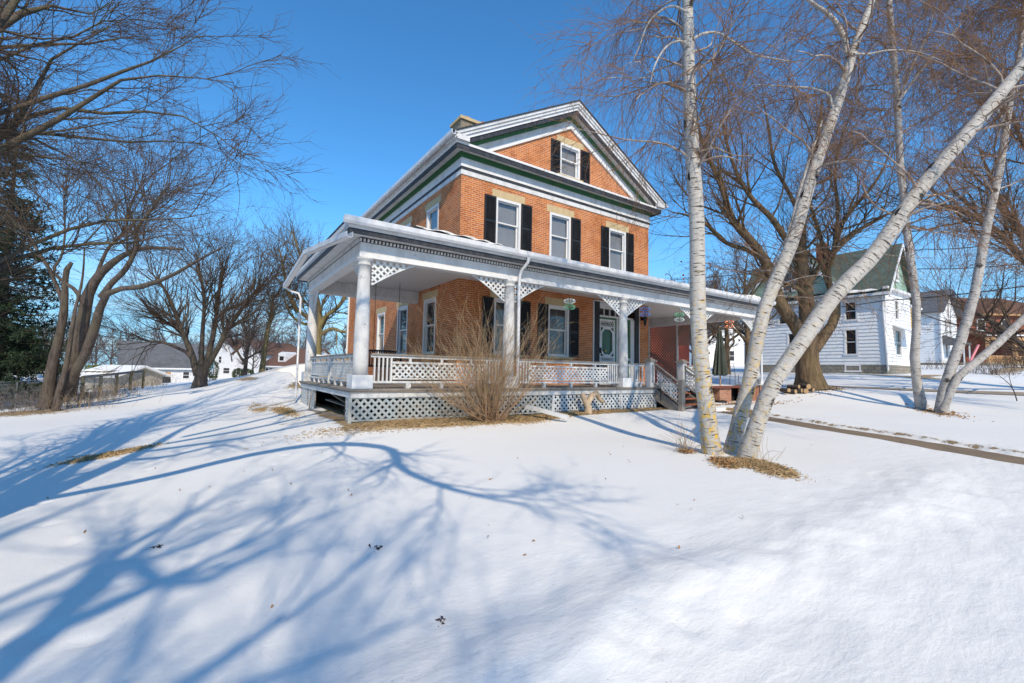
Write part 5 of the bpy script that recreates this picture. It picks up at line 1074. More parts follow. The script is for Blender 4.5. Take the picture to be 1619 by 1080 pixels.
m = MB(); m.prism([R(-1.5,3,3.0),R(12,3,3.0),R(12,0,3.9),R(-1.5,0,3.9)], (0,0,.15)); m.build('porch_roof', 'brown_roof', rb); rbox(MB(), -1.5, 12, 2.8, 3.0, 2.65, 3.0).build('porch_beam', 'tan_trim', rb)
for u in (-1.3, 2, 5.4, 8.6, 11.7): rbox(MB(), u, u+.3, 2.7, 2.95, -.3, 2.65).build('porch_column', 'tan_trim', rb)
rbox(MB(), -1.3, 11.8, 2.75, 2.85, .6, .75).build('porch_rail', 'tan_trim', rb); m = MB()
for k in range(60): rbox(m, -1.2+.215*k, -1.12+.215*k, 2.76, 2.84, -.1, .6)
tag(m.build('balusters', 'tan_trim', rb), kind='stuff'); rbox(MB(), -1.5, 12, 0, 3, -.8, -.1).build('porch_base', 'brick_stone', rb); snowpad('roof_snow', [R(-1.4,2.6,3.2),R(4,2.6,3.2),R(11,2.6,3.2)], .8, .25, rb, 9)
# salmon red garage seen through the lattice of the porch end
a = at(1090,580,27.5); gx, gy = float(a[0]), float(a[1])
sg = empty('red_shed', (gx-3,gy,gz(gx,gy)), 'salmon red shed seen through the lattice at the right end of the porch', 'shed')
mm = MB().prism([(gx,gy,-.5),(gx-7,gy+4.5,-.5),(gx-4,gy+9,-.5),(gx+3,gy+5,-.5)], (0,0,4.6)); mm.build('wall', 'salmon_wall', sg)
mm = MB().prism([(gx+.4,gy-.3,4.1),(gx-7.4,gy+4.4,4.1),(gx-4.2,gy+9.4,4.1),(gx+3.4,gy+5,4.1)], (0,0,.2)); mm.build('roof', 'brown_roof', sg)
# ---- left background
def lhouse(p0, p1, depth, hw, hr, name, label, wallm, roofm, wins=(), cat='house', gablefront=None, ridge=True, lap=None):
    p0, p1 = np.array(p0[:2]), np.array(p1[:2]); L = np.linalg.norm(p1-p0); u = (p1-p0)/L; n = np.array([-u[1], u[0]]); z = gz(*p0)-.1
    root = empty(name, (*p0, z), label, cat); Q = lambda a, d, h_: (*(p0+u*a+n*d), z+h_)
    m = MB(); m.prism([Q(0,0,-.6),Q(L,0,-.6),Q(L,depth,-.6),Q(0,depth,-.6)], (0,0,hw+.6)); m.build('wall', wallm, root)
    m = MB()
    if gablefront is None:
        for d0, d1 in ((-.4,depth/2),(depth+.4,depth/2)): m.prism([Q(-.4,d0,hw-.15),Q(-.4,d1,hr),Q(-.4,d1,hr+.15),Q(-.4,d0,hw+.0)], (*(u*(L+.8)),0))
        g = MB().prism([Q(.0,0,hw),Q(.0,depth,hw),Q(.0,depth/2,hr)], (*(u*L),0)); g.build('gable', wallm, root)
        f = MB().prism([Q(-.42,-.46,hw-.2),Q(-.42,-.40,hw-.2),Q(-.42,-.40,hw+.02),Q(-.42,-.46,hw+.02)], (*(u*(L+.84)),0)); f.build('eave_board', 'white_clean', root)
    else:
        for a0 in (-.4, L+.4): m.prism([Q(a0,-.4,hw-.2),Q(L/2,-.4,hr),Q(L/2,-.4,hr+.15),Q(a0,-.4,hw-.05)], (*(n*(depth+.8)),0))
        g = MB().prism([Q(0,0,hw),Q(L,0,hw),Q(L/2,0,hr)], (*(n*depth),0)); g.build('gable', wallm, root)
    m.build('roof', roofm, root)
    for (a, b, c, d, cur) in wins:
        mp = lambda uu, nn, zz: (*(p0+u*uu-n*nn), zz+z); mw = MB()
        def pb(m, a, b, n0, n1, c, d): m.prism([mp(a,n0,c),mp(b,n0,c),mp(b,n1,c),mp(a,n1,c)], (0,0,d-c))
        for q in ((a-.1,a,c-.1,d+.1),(b,b+.1,c-.1,d+.1),(a,b,d,d+.1),(a,b,c-.1,c),(a,b,(c+d)/2-.03,(c+d)/2+.03)): pb(mw, q[0], q[1], .0, .06, q[2], q[3])
        o = mw.build('window', 'white_clean', root); mw = MB(); pb(mw, a, b, .0, .03, c, d); mw.build('pane', cur, o)
    return root, Q
A = at(189,606,61); B_ = at(306,606,66)
lhouse(A, B_, 9, 2.45, 6.1, 'long_garage', 'long low white garage with grey shingle roof on the left beyond the vase tree', 'tan_shed' if 0 else 'white_paint', 'shingle_grey', [(2.3,3.0,.9,2.1,'tan_trim'),(4.8,5.5,.9,1.9,'tan_trim'),(6.9,7.6,1.0,1.9,'curtain_dark')], 'garage')
A = at(338,590,88); B_ = at(373,590,86); lhouse(A, B_, 10, 5.0, 7.6, 'gabled_house', 'white two storey house with a gable, left one behind the small forked tree', 'white_clean', 'brown_roof', [(1.2,1.9,3,4.2,'curtain_dark'),(2.6,4.2,1,2.0,'curtain_dark')], gablefront=1)
A = at(368,591,83); B_ = at(411,591,81); lhouse(A, B_, 10, 4.6, 6.9, 'gabled_house', 'white gabled house right behind the small forked tree, beside the dead trunk', 'white_clean', 'brown_roof', [(2.2,3.4,2.6,3.8,'curtain_dark'),(1,1.8,.8,2,'curtain_dark')], gablefront=1)
A = at(414,588,78); B_ = at(475,586,74); r_, Q = lhouse(A, B_, 9, 2.2, 5.2, 'dormer_house', 'low house with dark roof and one white dormer left of the porch', 'white_paint', 'brown_roof', [(1,1.7,.4,1.8,'curtain_dark'),(2,2.7,.4,1.8,'curtain_dark')])
m = MB(); m.prism([Q(2.9,.8,2.7),Q(4.7,.8,2.7),Q(4.7,.8,4.4),Q(3.8,.8,4.7),Q(2.9,.8,4.4)], tuple(np.array(Q(0,3.5,0))-np.array(Q(0,.8,0)))); m.build('dormer', 'white_clean', r_); m = MB(); m.prism([Q(3.3,.76,3.2),Q(4.3,.76,3.2),Q(4.3,.76,3.9),Q(3.3,.76,3.9)], (0,0,0.001)); m.build('dormer_window', 'curtain_dark', r_)
A = at(128,612,34); B_ = at(186,612,33); r_, Q = lhouse(A, B_, 3.2, 1.35, 1.95, 'garden_shed', 'low shed with snow on its roof behind the old multi-stemmed tree', 'tan_shed', 'snow', [], 'shed'); 
snowpad('roof_snow', [Q(-.2,.5,1.62),Q(1.4,.6,1.62),Q(3,.5,1.62)], 1.3, .2, r_, 3)
A = at(-12,625,24); B_ = at(16,625,23.5); lhouse(A, B_, 1.4, 1.15, 1.6, 'tool_shed', 'small tan tool shed at the far left edge by the wire fence', 'tan_shed', 'snow', [], 'shed', gablefront=1)
A = at(18,608,38); B_ = at(66,608,38); lhouse(A, B_, 1.2, .9, 1.3, 'storage_box', 'white storage box behind the fence, left of the old tree', 'white_paint', 'snow', [], 'shed')
A = at(1118,592,60); B_ = at(1192,590,62); lhouse(A, B_, 8, 4.2, 6.6, 'white_cottage', 'white cottage seen through the right end of the porch behind the umbrella', 'white_bright', 'shingle_grey', [(1.2,1.9,1,2.3,'curtain_dark'),(3.6,4.3,1,2.3,'curtain_dark')], gablefront=1)
def leafy(name, label, base, size, n, leaf, mat, seed, cat='hedge', shape='box'):
    r = np.random.default_rng(seed); b = np.array(base, float); root = empty(name, b, label, cat)
    p = r.random((n,3))*2-1; p *= (np.abs(p).max(1,keepdims=True)**-1)*r.uniform(.82,1.05,(n,1)) if shape == 'box' else (np.linalg.norm(p,axis=1,keepdims=True)**-1)*r.uniform(.75,1.05,(n,1))
    p = b+np.array([0,0,size[2]/2])+p*np.array(size)/2*np.array([1,1,1]); V = (p[:,None]+r.normal(0,leaf,(n,3,3))).reshape(-1,3)
    mk('foliage', V, np.arange(n*3).reshape(n,3), mat, root, boxuv=False)['kind'] = 'stuff'
    MB().tube([tuple(b),tuple(b+[0,0,size[2]*.6])], .06, 5).build('stem', 'bark_dark', root); return root
for k in range(5):
    c_ = at(146+11*k, 583, 52+.3*k); leafy('hedge_bush', 'clipped yellow green cedar hedge bush in the row left of the long garage', (c_[0],c_[1],gz(c_[0],c_[1])), (1.1,1.1,2.3), 1500, .05, 'hedge_leaf', 90+k)['group'] = 'cedar hedge bushes by the garage'
c_ = at(337,590,70); leafy('evergreen_bush', 'dark green upright bush at the corner of the long garage', (c_[0],c_[1],gz(*c_[:2])), (1.5,1.5,3.3), 1500, .07, 'olive_leaf', 97, 'bush', 'ball')
c_ = at(378,600,62); leafy('evergreen_bush', 'dark rounded bush in front of the white gabled house', (c_[0],c_[1],gz(*c_[:2])), (1.8,1.6,1.6), 1500, .06, 'olive_leaf', 98, 'bush', 'ball')
c_ = at(390,600,62); leafy('evergreen_bush', 'second dark rounded bush, right beside its twin before the white house', (c_[0],c_[1],gz(*c_[:2])), (1.8,1.6,1.5), 1500, .06, 'olive_leaf', 99, 'bush', 'ball')
c_ = at(253,612,60); m = MB().prism([(c_[0]-1.1,c_[1],0),(c_[0]+1.1,c_[1],0),(c_[0]+1.0,c_[1],1.0),(c_[0]+.4,c_[1],1.1),(c_[0]-.2,c_[1],.95),(c_[0]-.9,c_[1],.85)], (0,.9,0)); m.v = [(a,b,c+gz(c_[0],c_[1])) for a,b,c in m.v]; m.box((c_[0]-.5,c_[1]-.06,gz(*c_[:2])),(c_[0]+.6,c_[1],gz(*c_[:2])+.8))
tag(m.build('covered_grill', 'black_cover'), 'black covered grill standing in the snow before the long garage', 'grill')
# wire fence on the left with dead weeds
def wpost(x, y, h_, root, name='post', r=.03, mat='grey_metal'): z = gz(x,y); MB().tube([(x,y,z-.1),(x,y,z+h_)], r, 6).build(name, mat, root); return z
f0, f1 = at(-30,648,17.5), at(180,628,24); fr_ = empty('wire_fence', (f0[0],f0[1],gz(*f0[:2])), 'rusty wire fence with thin metal posts at the left edge', 'fence')
zs = []; NP = 6
for k in range(NP): q = f0+(f1-f0)*k/(NP-1); zs.append((q[0],q[1],wpost(q[0],q[1],1.15,fr_)))
m = MB()
for a, b in zip(zs[:-1], zs[1:]):
    m.tube([(a[0],a[1],a[2]+1.12),(b[0],b[1],b[2]+1.12)], .018, 5)
    n = 26
    for i in range(n):
        for s_ in (0,1):
            u0, u1 = i/n, min(1,(i+3)/n); p = lambda u: (a[0]+(b[0]-a[0])*u, a[1]+(b[1]-a[1])*u, a[2]+(b[2]-a[2])*u)
            A_, B2 = p(u0), p(u1); m.tube([(A_[0],A_[1],A_[2]+.05+1.05*s_),(B2[0],B2[1],B2[2]+1.1-1.05*s_)], .004, 3)
tag(m.build('wire_mesh', 'grey_metal', fr_), kind='stuff')
# old wooden posts with boards in front of the shed
f0, f1 = at(128,640,23), at(225,622,29); wf = empty('wooden_fence', (f0[0],f0[1],gz(*f0[:2])), 'open weathered post fence with a top board behind the old tree', 'fence')
pp = []
for k in range(5):
    q = f0+(f1-f0)*k/4; z = gz(q[0],q[1]); MB().bar((q[0],q[1],z-.1),(q[0],q[1],z+1.15), .14, .14, up=(0,1,0)).build('post', 'bark_olive', wf); pp.append((q[0],q[1],z+1.1))
for a, b in zip(pp[:-1], pp[1:]): MB().bar(a, b, .05, .13).build('rail', 'weathered_wood', wf)
def weeds(name, label, pts, n, h_, mat, seed, cat=None, spread=.5, r_=.004):
    r = np.random.default_rng(seed); P = []; pts = np.array(pts, float)
    i = r.random(n)*(len(pts)-1); j = np.minimum(i.astype(int), max(len(pts)-2,0)); g = (i-j)[:,None]; b = (pts[j]*(1-g)+pts[np.minimum(j+1,len(pts)-1)]*g)[:, :2]+r.normal(0,spread,(n,2)); z = H(b[:,0],b[:,1],False)
    L = h_*r.uniform(.4,1.1,n); d = r.normal(0,.3,(n,3)); d[:,2] = 1; K = 5; Q = np.empty((n,K,3)); Q[:,0] = np.column_stack([b,z-.03])
    for k in range(1,K): d = d+r.normal(0,.16,(n,3)); d /= np.linalg.norm(d,axis=1)[:,None]; Q[:,k] = Q[:,k-1]+d*(L/(K-1))[:,None]
    R_ = np.full((n,K), r_)*np.linspace(1,.4,K); P2, R2 = sprout(Q, R_, n*3, r, t=(.3,1), ang=(25,60), L=(.12*h_,.4*h_), absL=True, K=4, rmin=r_*.6)
    o = joined([((Q,R_),3),((P2,R2),3)], name, mat, None); 
    return tag(o, label, cat) if cat else tag(o, kind='stuff')
weeds('dry_weeds', None, [at(-10,650,17), at(60,646,18), at(120,643,18.5), at(200,628,25), at(265,618,34)], 420, 1.0, 'twig_grey', 1, spread=.7, r_=.006)
weeds('dry_weeds', None, [at(100,645,17.5), at(190,632,24)], 260, .8, 'cane_tan', 2, spread=.5, r_=.005)
# concrete garden wall behind the side porch
a, b = at(494,572,21.5), at(556,570,20.5); gw = empty('garden_wall', (a[0],a[1],.1), 'low tan concrete garden wall with snow on top behind the side porch', 'wall')
MB().prism([(a[0],a[1],-.2),(b[0],b[1],-.2),(b[0],b[1]+.3,-.2),(a[0],a[1]+.3,-.2)], (0,0,1.15)).build('wall', 'limestone', gw)
snowpad('snow_cap', [(a[0],a[1]+.15,.945),((a[0]+b[0])/2,(a[1]+b[1])/2+.15,.945),(b[0],b[1]+.15,.945)], .3, .16, gw, 12)
# ---------------------------------------------------------------- yard and porch things
# many-stemmed shrub before the porch
r = np.random.default_rng(77); sb = np.array([-.83,-3.35]); sz = gz(*sb); n = 170; K = 9
th_ = np.clip(r.normal(-.12,.58,n), -1.25, 1.1); fw_ = r.normal(-.12,.28,n); P = np.empty((n,K,3)); P[:,0] = np.column_stack([sb[0]+r.normal(0,.13,n)+.1*th_, sb[1]+r.normal(0,.10,n), np.full(n, sz-.03)])
d = np.column_stack([np.sin(th_), fw_, np.cos(th_)]); L = r.uniform(1.2,2.9,n)*np.where(r.random(n)<.3,.65,1)
for k in range(1,K): d = d+r.normal(0,.075,(n,3))+np.array([0,0,.02]); d /= np.linalg.norm(d,axis=1)[:,None]; P[:,k] = P[:,k-1]+d*(L/(K-1))[:,None]
R_ = r.uniform(.005,.012,n)[:,None]*np.linspace(1,.28,K); P2, R2 = sprout(P, R_, 1100, r, t=(.2,1), ang=(15,50), L=(.25,.9), absL=True, K=6, wig=.12, trop=(0,0,.05), rmin=.003)
P3, R3 = sprout(P2, R2, 1500, r, t=(.2,1), ang=(15,45), L=(.08,.25), absL=True, K=3, wig=.1, rmin=.0022)
sh = empty('bare_shrub', (*sb, sz), 'large leafless tan shrub fanning up in front of the porch railing', 'shrub')
joined([((P,R_),5)], 'canes', 'cane_brown', sh, smooth_=True, kind='stuff'); joined([((P2,R2),3),((P3,R3),3)], 'twigs', 'cane_tan', sh, kind='stuff')
def leaves(name, blobs, n, mat, seed, size=.035, lift=.02, kind='stuff'):
    wd_ = .10 if name == 'grass_litter' else .55
    r = np.random.default_rng(seed); tot = sum(b[4] for b in blobs); P = []
    for cx, cy, rx, ry, w_, a in blobs:
        k = int(n*w_/tot); u = r.normal(0,.55,(k,2))*[rx,ry]; c, s = math.cos(a), math.sin(a); P.append(np.column_stack([cx+u[:,0]*c-u[:,1]*s, cy+u[:,0]*s+u[:,1]*c]))
    P = np.concatenate(P); z = H(P[:,0],P[:,1])+r.uniform(0,lift,len(P)); C_ = np.column_stack([P,z]); n = len(C_)
    d = r.normal(0,1,(n,3))*[1,1,.45]; d /= np.linalg.norm(d,axis=1)[:,None]; e = np.cross(d, r.normal(0,.35,(n,3))+[0,0,1]); e /= np.linalg.norm(e,axis=1)[:,None]; s = size*r.uniform(.5,1.2,(n,1))
    V = np.stack([C_-d*s, C_+e*s*wd_, C_+d*s+[0,0,.006], C_-e*s*wd_+[0,0,.012]], 1); o = mk(name, V.reshape(-1,3), np.arange(n*4).reshape(n,4), mat, boxuv=False); return tag(o, kind=kind)
SK = [(-2.4,-3.2,1.6,.32,3,0),(-.3,-3.25,1.3,.35,3,0),(1.2,-3.0,1.2,.2,1.5,0),(3.4,-2.9,2.4,.16,1.5,0),(.0,-3.3,.5,.4,1.5,0)]
leaves('fallen_leaves', SK, 2600, 'leaf_brown', 1, .022); leaves('grass_litter', SK+[(-2.2,-3.5,1.7,.35,3,0)], 16000, 'dry_grass', 2, .05, .025)
leaves('fallen_leaves', [(.20,-8.62,.20,.15,2,.4),(.5,-8.7,.3,.2,.6,0),(.35,-8.4,.2,.2,1,0),(.55,-7.66,.13,.12,1,0)], 1000, 'leaf_brown', 3, .024, .05)
leaves('grass_litter', [(.6,-8.97,.42,.20,3,.98),(.4,-8.6,.25,.18,1,0)], 9000, 'dry_grass', 4, .05, .03)
leaves('fallen_leaves', [(14.2,-7.9,1.5,.5,1,.6),(17,-3.4,1.6,.9,1,0),(10.3,-3.1,1.6,.2,1,0),(8.0,-4.3,.8,.5,.6,0),(12,-3.6,1.5,.4,.4,0)], 1000, 'leaf_brown', 5, .05)
leaves('fallen_leaves', [(-7.7,-1.9,.5,.25,2,.7),(-6,-6,3,3,.18,0),(-3,-8.5,2.5,1.5,.15,0),(2,-7,5,3,.25,0)], 260, 'leaf_brown', 6, .022)
leaves('grass_litter', [(-7.7,-1.9,.6,.22,2,.7),(-4.5,1.6,.2,1.6,1,0),(-5,3.4,.2,1,.6,0)], 4000, 'dry_grass', 7, .05)
# bare suckers round the birch foot
for (cx, cy, h_, n, label) in ((.55,-7.64,.72,40,'thin dry sucker shoots in the snow just left of the birch foot'),(1.3,-8.6,.5,8,'few thin bare shoots rising from the snow right of the birch')):
    r = np.random.default_rng(int(h_*100)); z = gz(cx,cy); Q = np.empty((n,7,3)); Q[:,0] = np.column_stack([cx+r.normal(0,.06,n),cy+r.normal(0,.06,n),np.full(n,z-.02)]); d = r.normal(0,.55,(n,3)); d[:,2] = 1
    for k in range(1,7): d = d+r.normal(0,.12,(n,3))+[0,0,-.10]; d /= np.linalg.norm(d,axis=1)[:,None]; Q[:,k] = Q[:,k-1]+d*(h_*r.uniform(.5,1.2,n)/6)[:,None]
    tag(joined([((Q, np.full((n,7),.0035)*np.linspace(1,.5,7)),4)], 'sucker_shoots', 'cane_tan', None), label, 'shoots')
# small shrubs to the right
weeds('bare_shrub', 'low tangled brown shrub across the road before the red brick house', [at(1545,598,38), at(1580,598,37)], 110, 1.3, 'twig_brown', 11, 'shrub', .7, .012)
weeds('bare_shrub', 'tan leafless shrub at the corner of the red brick house', [at(1590,577,44), at(1630,575,43)], 110, 2.0, 'twig_brown', 12, 'shrub', .8, .014)
weeds('bare_shrub', 'small bare shrub between the white house and the birch pair', [at(1470,590,42), at(1490,590,43)], 60, 1.3, 'twig_grey', 13, 'shrub', .6, .012)
c_ = at(1608,634,14); root, _ = build_tree('sapling', 'single small bare sapling leaning left in the snow at the right edge', [([tuple(c_),tuple(at(1600,612,14)),tuple(at(1585,598,14)),tuple(at(1568,585,14))],[.022,.018,.012,.006]),([tuple(at(1602,618,14)),tuple(at(1596,590,14)),tuple(at(1609,570,14))],[.014,.01,.005])],
   [dict(N=14, t=(.3,1), ang=(25,60), L=(.15,.5), absL=True, K=5, wig=.15, rmin=.005)], 'bark_dark', 'twig_brown', 14, K=8, sides=8)
# firewood at the maple
base = at(1262,611,19.7); rr = random.Random(4); slots = [(0,0),(.34,.02),(.66,0),(.98,.03),(.18,.27),(.82,.25),(-.3,.1)]
for i, (u, v) in enumerate(slots):
    p = base+RT*(u*.78-.35)+np.array([0,0,v]); g = gz(p[0],p[1]); z = g+.10+v*.72; d = Vector((.35+rr.uniform(-.3,.3),1,rr.uniform(-.05,.05))).normalized(); rad = rr.uniform(.07,.125); c = Vector((p[0],p[1],z))
    lg = tag(MB().tube([c-d*.25, c+d*.25], rad, 12).build('firewood_log', 'bark_grey', None, smooth_=True), ['lowest left firewood log of the middle row at the maple foot','second firewood log from the left on the ground at the maple foot','third firewood log on the ground at the maple foot','firewood log nearest the maple trunk on the right','firewood log lying on top at the left of the heap','firewood log lying on top at the right of the heap','leftmost firewood log, set apart from the heap at the maple'][i], 'log', 'firewood at the maple')
    q_ = d.to_track_quat('Z','Y')
    for s_ in (-1,1): MB().add([c+d*s_*.2505+q_@Vector((rad*.98*math.cos(t),rad*.98*math.sin(t),0)) for t in np.linspace(0,2*math.pi,13)[:-1]], [tuple(range(12))]).build('cut_face', 'cut_wood', lg)
    
# twisted driftwood stump leaning at the skirt, and the downspout trough
MB_ = MB(); st = empty('driftwood_stump', (2.75,-3.0,-.72), 'pale twisted driftwood stump leaning on the skirt lattice', 'stump')
Pt, Rt = resample([(2.72,-2.98,-.75),(2.74,-2.95,-.55),(2.66,-2.92,-.38),(2.60,-2.9,-.25),(2.60,-2.88,-.15)], [.12,.10,.085,.075,.06], 14); V, Fc, uv = tubes(Pt[None], Rt[None], 12, .12, 3); mk('stem', V, Fc, 'driftwood' if 'driftwood' in MT else 'bark_pale', st, True, uvl=uv) if 0 else None
t = NT('bark_pale', .9); nn_ = t.noise(8, t.pos((1,1,.4)), 6, .75); t.col(t.ramp(nn_, [(.3,(.30,.2,.12)),(.6,(.58,.45,.31))])); t.bump(nn_, 1., .03); MT['bark_pale'] = t.m
mk('stem', V, Fc, 'bark_pale', st, True, uvl=uv)
for L_, Rr in (([(2.72,-2.95,-.48),(2.82,-2.95,-.30),(2.95,-2.93,-.19),(3.1,-2.92,-.17),(3.22,-2.9,-.30),(3.40,-2.9,-.42)],[.08,.085,.08,.085,.07,.045]),([(3.1,-2.93,-.2),(3.13,-2.92,-.12),(3.10,-2.9,-.07)],[.06,.045,.03])):
    Pt, Rt = resample(L_, Rr, 14); V, Fc, uv = tubes(Pt[None], Rt[None], 12, .12, 5); mk('arm', V, Fc, 'bark_pale', st, True, uvl=uv)
m = MB(); A, B_ = np.array((.52,-2.95,-.50)), np.array((1.0,-4.05,-.70)); d = (B_-A)/np.linalg.norm(B_-A); s_ = np.cross(d,(0,0,1)); s_ /= np.linalg.norm(s_); u = np.cross(s_,d)
for a, b in (((-.07,0),(.07,.012)),((-.07,.013),(-.058,.09)),((.058,.013),(.07,.09))): m.prism([A+s_*a[0]+u*a[1], A+s_*b[0]+u*a[1], A+s_*b[0]+u*b[1], A+s_*a[0]+u*b[1]], B_-A)
tag(m.build('downspout_trough', 'metal_white'), 'white metal downspout trough lying on leaves right of the tan shrub', 'downspout')
# closed patio umbrella
c_ = at(1139,628,17.4); ux, uy = c_[0], c_[1]; ug = gz(ux,uy); um = empty('patio_umbrella', (ux,uy,ug), 'closed dark green patio umbrella standing between two birch stems', 'umbrella')
MB().tube([(ux,uy,ug),(ux,uy,2.35)], .025, 8).build('pole', 'tan_trim', um)
m = MB(); n = 20; prof = [(.27,.42),(.29,.50),(.24,.9),(.19,1.3),(.13,1.7),(.08,2.1),(.03,2.32)]; vs_ = []
for rad, z in prof:
    for i in range(n): k = rad*(1.0 if i%2 else .68); a = 2*math.pi*i/n; vs_.append((ux+k*math.cos(a), uy+k*math.sin(a), z+(.04 if i%2 and z < .6 else 0)))
m.add(vs_, [(j*n+i, j*n+(i+1)%n, (j+1)*n+(i+1)%n, (j+1)*n+i) for j in range(len(prof)-1) for i in range(n)]); m.build('canopy', 'canvas_green', um)
MB().lathe((ux,uy,ug), [(.24,0),(.24,.06),(.05,.1),(.04,.3)], 16).build('base', 'black_cover', um)
# metal chair on the patio
c_ = at(1165,600,21.); cx, cy = c_[0], c_[1]; z = .02; ch = empty('patio_chair', (cx,cy,z), 'black wire patio chair behind the closed umbrella', 'chair')
for a in (-.22,.22):
    MB().tube([(cx+a,cy-.22,z),(cx+a,cy-.2,z+.45)], .014, 6).build('leg', 'wire_black', ch); MB().tube([(cx+a,cy+.22,z),(cx+a,cy+.2,z+.45),(cx+a,cy+.28,z+1.0)], .014, 6).build('leg', 'wire_black', ch)
m = MB()
for k in range(6): m.tube([(cx-.22+.088*k,cy-.2,z+.45),(cx-.22+.088*k,cy+.2,z+.45)], .006, 4)
m.build('seat', 'wire_black', ch); m = MB()
for k in range(4): m.tube([(cx-.22,cy+.22+.02*k,z+.6+.13*k),(cx+.22,cy+.22+.02*k,z+.6+.13*k)], .008, 4)
m.build('backrest', 'wire_black', ch)
# porch swing hung on chains
sw = empty('porch_swing', (-1.55,2.35,.45), 'dark porch swing hanging on two chains at the side end of the porch', 'swing')
px_, py_ = -1.55, 2.3
MB().box((px_-.65,py_-.05,.50),(px_+.62,py_+.42,.56)).build('seat', 'black_paint', sw)
m = MB()
for k in range(16): m.box((px_-.64+.08*k,py_+.42,.56),(px_-.60+.08*k,py_+.45,1.02))
m.build('back_slats', 'black_paint', sw); MB().box((px_-.66,py_+.41,1.02),(px_+.64,py_+.46,1.08)).build('back_rail', 'black_paint', sw)
for a in (-.62,.58): MB().box((px_+a,py_-.05,.78),(px_+a+.05,py_+.45,.82)).box((px_+a,py_-.05,.5),(px_+a+.05,py_,.8)).build('armrest', 'black_paint', sw)
def chain(p, q, parent):
    m = MB(); p, q = np.array(p), np.array(q); n = int(np.linalg.norm(q-p)/.045); d = (q-p)/n
    for i in range(n):
        a, b = p+d*i, p+d*(i+1.15); s_ = np.array([.012,0,0]) if i%2 else np.array([0,.012,0]); m.tube([a-s_*.2,a+s_,b+s_,b-s_*.2], .0045, 3).tube([a,a-s_,b-s_,b], .0045, 3)
    tag(m.build('chain', 'chain', parent), kind='stuff')
chain((-1.9,2.2,.8), (-1.9,2.2,3.3), sw); chain((-1.2,1.9,.8), (-1.2,1.9,3.3), sw)
# wind spinners under the beam
for i, (x, z, c1, c2, lab) in enumerate(((2.48,2.47,'spin_clear','spin_green','pale glass wind spinner hanging in front of the right ground floor window'),(5.88,2.55,'spin_blue','spin_blue','blue wind spinner hanging beside the column by the wall lamp'),(7.76,2.52,'spin_green','spin_clear','green and clear wind spinner hanging over the front steps'),(11.02,2.50,'spin_red','spin_red','orange red wind spinner hanging between the near birch stems'))):
    g = empty('wind_spinner', (x,-2.4,z+.35), lab, 'spinner'); MB().tube([(x,-2.4,2.9),(x,-2.4,z-.25)], .003, 3).build('string', 'wire_black', g)
    for k, (dz, cc) in enumerate(((.09,c1),(-.09,c2))):
        m = MB()
        for a0 in (0, .5, 1.0, 1.6, 2.2, 2.7):
            pts = [(x+.17*math.sin(t)*math.cos(a0), -2.4+.17*math.sin(t)*math.sin(a0), z+dz+.07*math.cos(t)) for t in np.linspace(0,2*math.pi,17)]; m.tube(pts, .009, 4)
        m.build('twisted_rings', cc, g)
    MB().lathe((x,-2.4,z-.30), [(.004,0),(.022,.03),(.004,.06)], 8).build('drop', 'glass', g)
# path lights, flower pot on the steps side
for x, y, z, lab in ((5.92,-3.0,.02,'black lantern hung on the left stair rail'),(12.4,-2.85,.10,'small black lantern standing at the brick pier')):
    g = empty('lantern', (x,y,z), lab, 'lantern'); MB().lathe((x,y,z-.45), [(.02,0),(.02,.42)], 6).build('stake', 'black_paint', g); MB().lathe((x,y,z), [(.05,0),(.055,.02),(.075,.16),(.10,.17),(.02,.25)], 8).build('lamp', 'grey_metal', g)
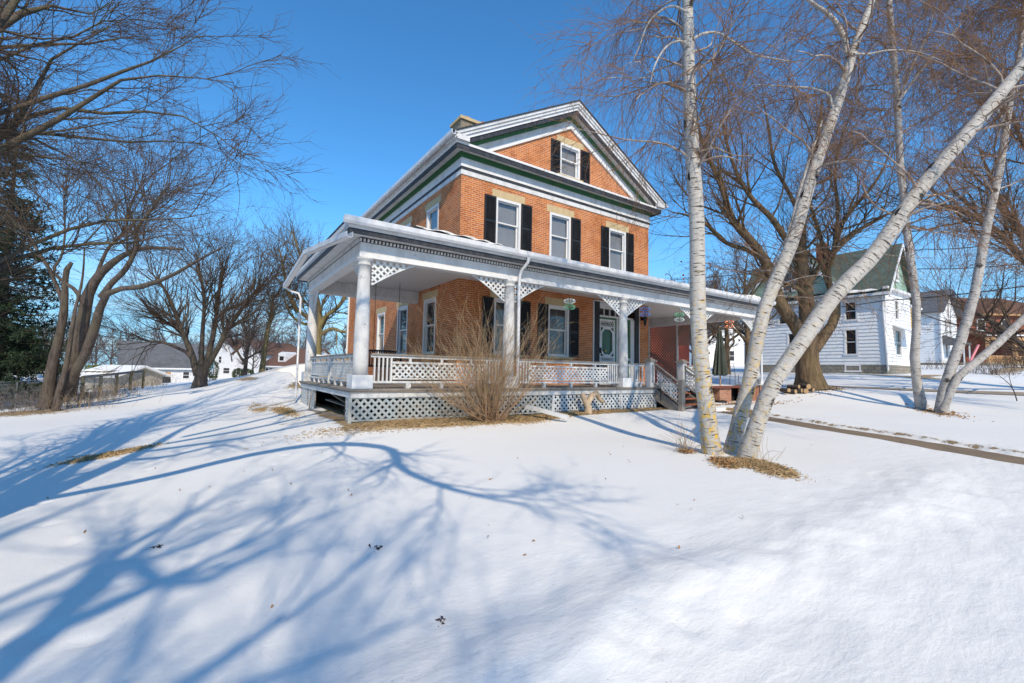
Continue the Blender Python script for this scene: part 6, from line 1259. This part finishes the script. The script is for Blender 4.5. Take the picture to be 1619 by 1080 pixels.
# far right small things: bin, post, satellite dish, marker stake, wires
c_ = at(1439,583,45); z = gz(*c_[:2]); g = empty('wheelie_bin', (c_[0],c_[1],z), 'dark green wheeled bin beside the yellow post at the white house', 'bin'); MB().prism([(c_[0]-.3,c_[1]-.3,z),(c_[0]+.3,c_[1]-.3,z),(c_[0]+.3,c_[1]+.3,z),(c_[0]-.3,c_[1]+.3,z)], (0,0,1.0)).build('body', 'bin_green', g); MB().box((c_[0]-.35,c_[1]-.38,z+1.0),(c_[0]+.35,c_[1]+.35,z+1.1)).build('lid', 'bin_green', g)
c_ = at(1441,585,40); z = gz(*c_[:2]); g = empty('carport_post', (c_[0],c_[1],z), 'tall yellow wooden post between the two white houses', 'post'); MB().box((c_[0]-.13,c_[1]-.13,z-.2),(c_[0]+.13,c_[1]+.13,z+5.7)).build('post', 'yellow_wood', g); MB().box((c_[0]-.2,c_[1]-.2,z+5.7),(c_[0]+3,c_[1]+.2,z+5.9)).build('beam', 'white_clean', g)
a, b = at(1533,573,30), at(1547,545,30); tag(MB().bar(a, b, .10, .10).build('marker_stake', 'pink'), 'pink marker stake leaning beside the low birch stem', 'stake')
def wire(label, pts, r_=.03, sag=.5):
    g = None; Ps = []
    for a, b in zip(pts[:-1], pts[1:]):
        for t in np.linspace(0,1,14): q = np.array(a)*(1-t)+np.array(b)*t; q[2] -= sag*4*t*(1-t); Ps.append(tuple(q))
    tag(MB().tube(Ps, r_, 4).build('power_line', 'wire_black'), label, 'cable')
wire('upper power line crossing in front of the green roof', [at(1060,440,60), at(1460,394,34), at(1760,340,22)])
wire('power line sagging just below the upper one past the red brick house', [at(1180,430,60), at(1460,425,34), at(1760,395,22)], sag=.3)
wire('lowest power line passing the upper windows of the white house', [at(1200,495,45), at(1400,475,30), at(1760,430,22)], sag=.2)
wire('short power line at the right end of the brick house roof', [at(1000,445,40), at(1200,430,60)], sag=.2)
tw = at(1040,500,64)
# twigs and leaves fallen on the snow, one dark clod
for i, (px0, py0, lab) in enumerate(((247,867,'dark frozen leaf clump in the snow at the lower left'),(700,982,'small dark twig with leaves stuck in the snow at bottom centre'),(598,868,'tiny upright dark twig in the snow, centre left'),(608,775+0,'x'))):
    if lab == 'x': continue
    lo, hi = .5, 8
    for _ in range(30):
        mid = (lo+hi)/2; p = at(px0,py0,mid)
        if p[2] > gz(p[0],p[1]): lo = mid
        else: hi = mid
    r = np.random.default_rng(i); n = 14; C_ = np.array([p[0],p[1],gz(p[0],p[1])+.008]); V = (C_+r.normal(0,.022,(n,1,3))*[1,1,.35]+r.normal(0,.014,(n,3,3))*[1,1,.7]).reshape(-1,3); V[:] = V; tag(mk('leaf_clump', V, np.arange(n*3).reshape(n,3), 'bark_dark', boxuv=False), lab, 'leaves', kind='stuff')
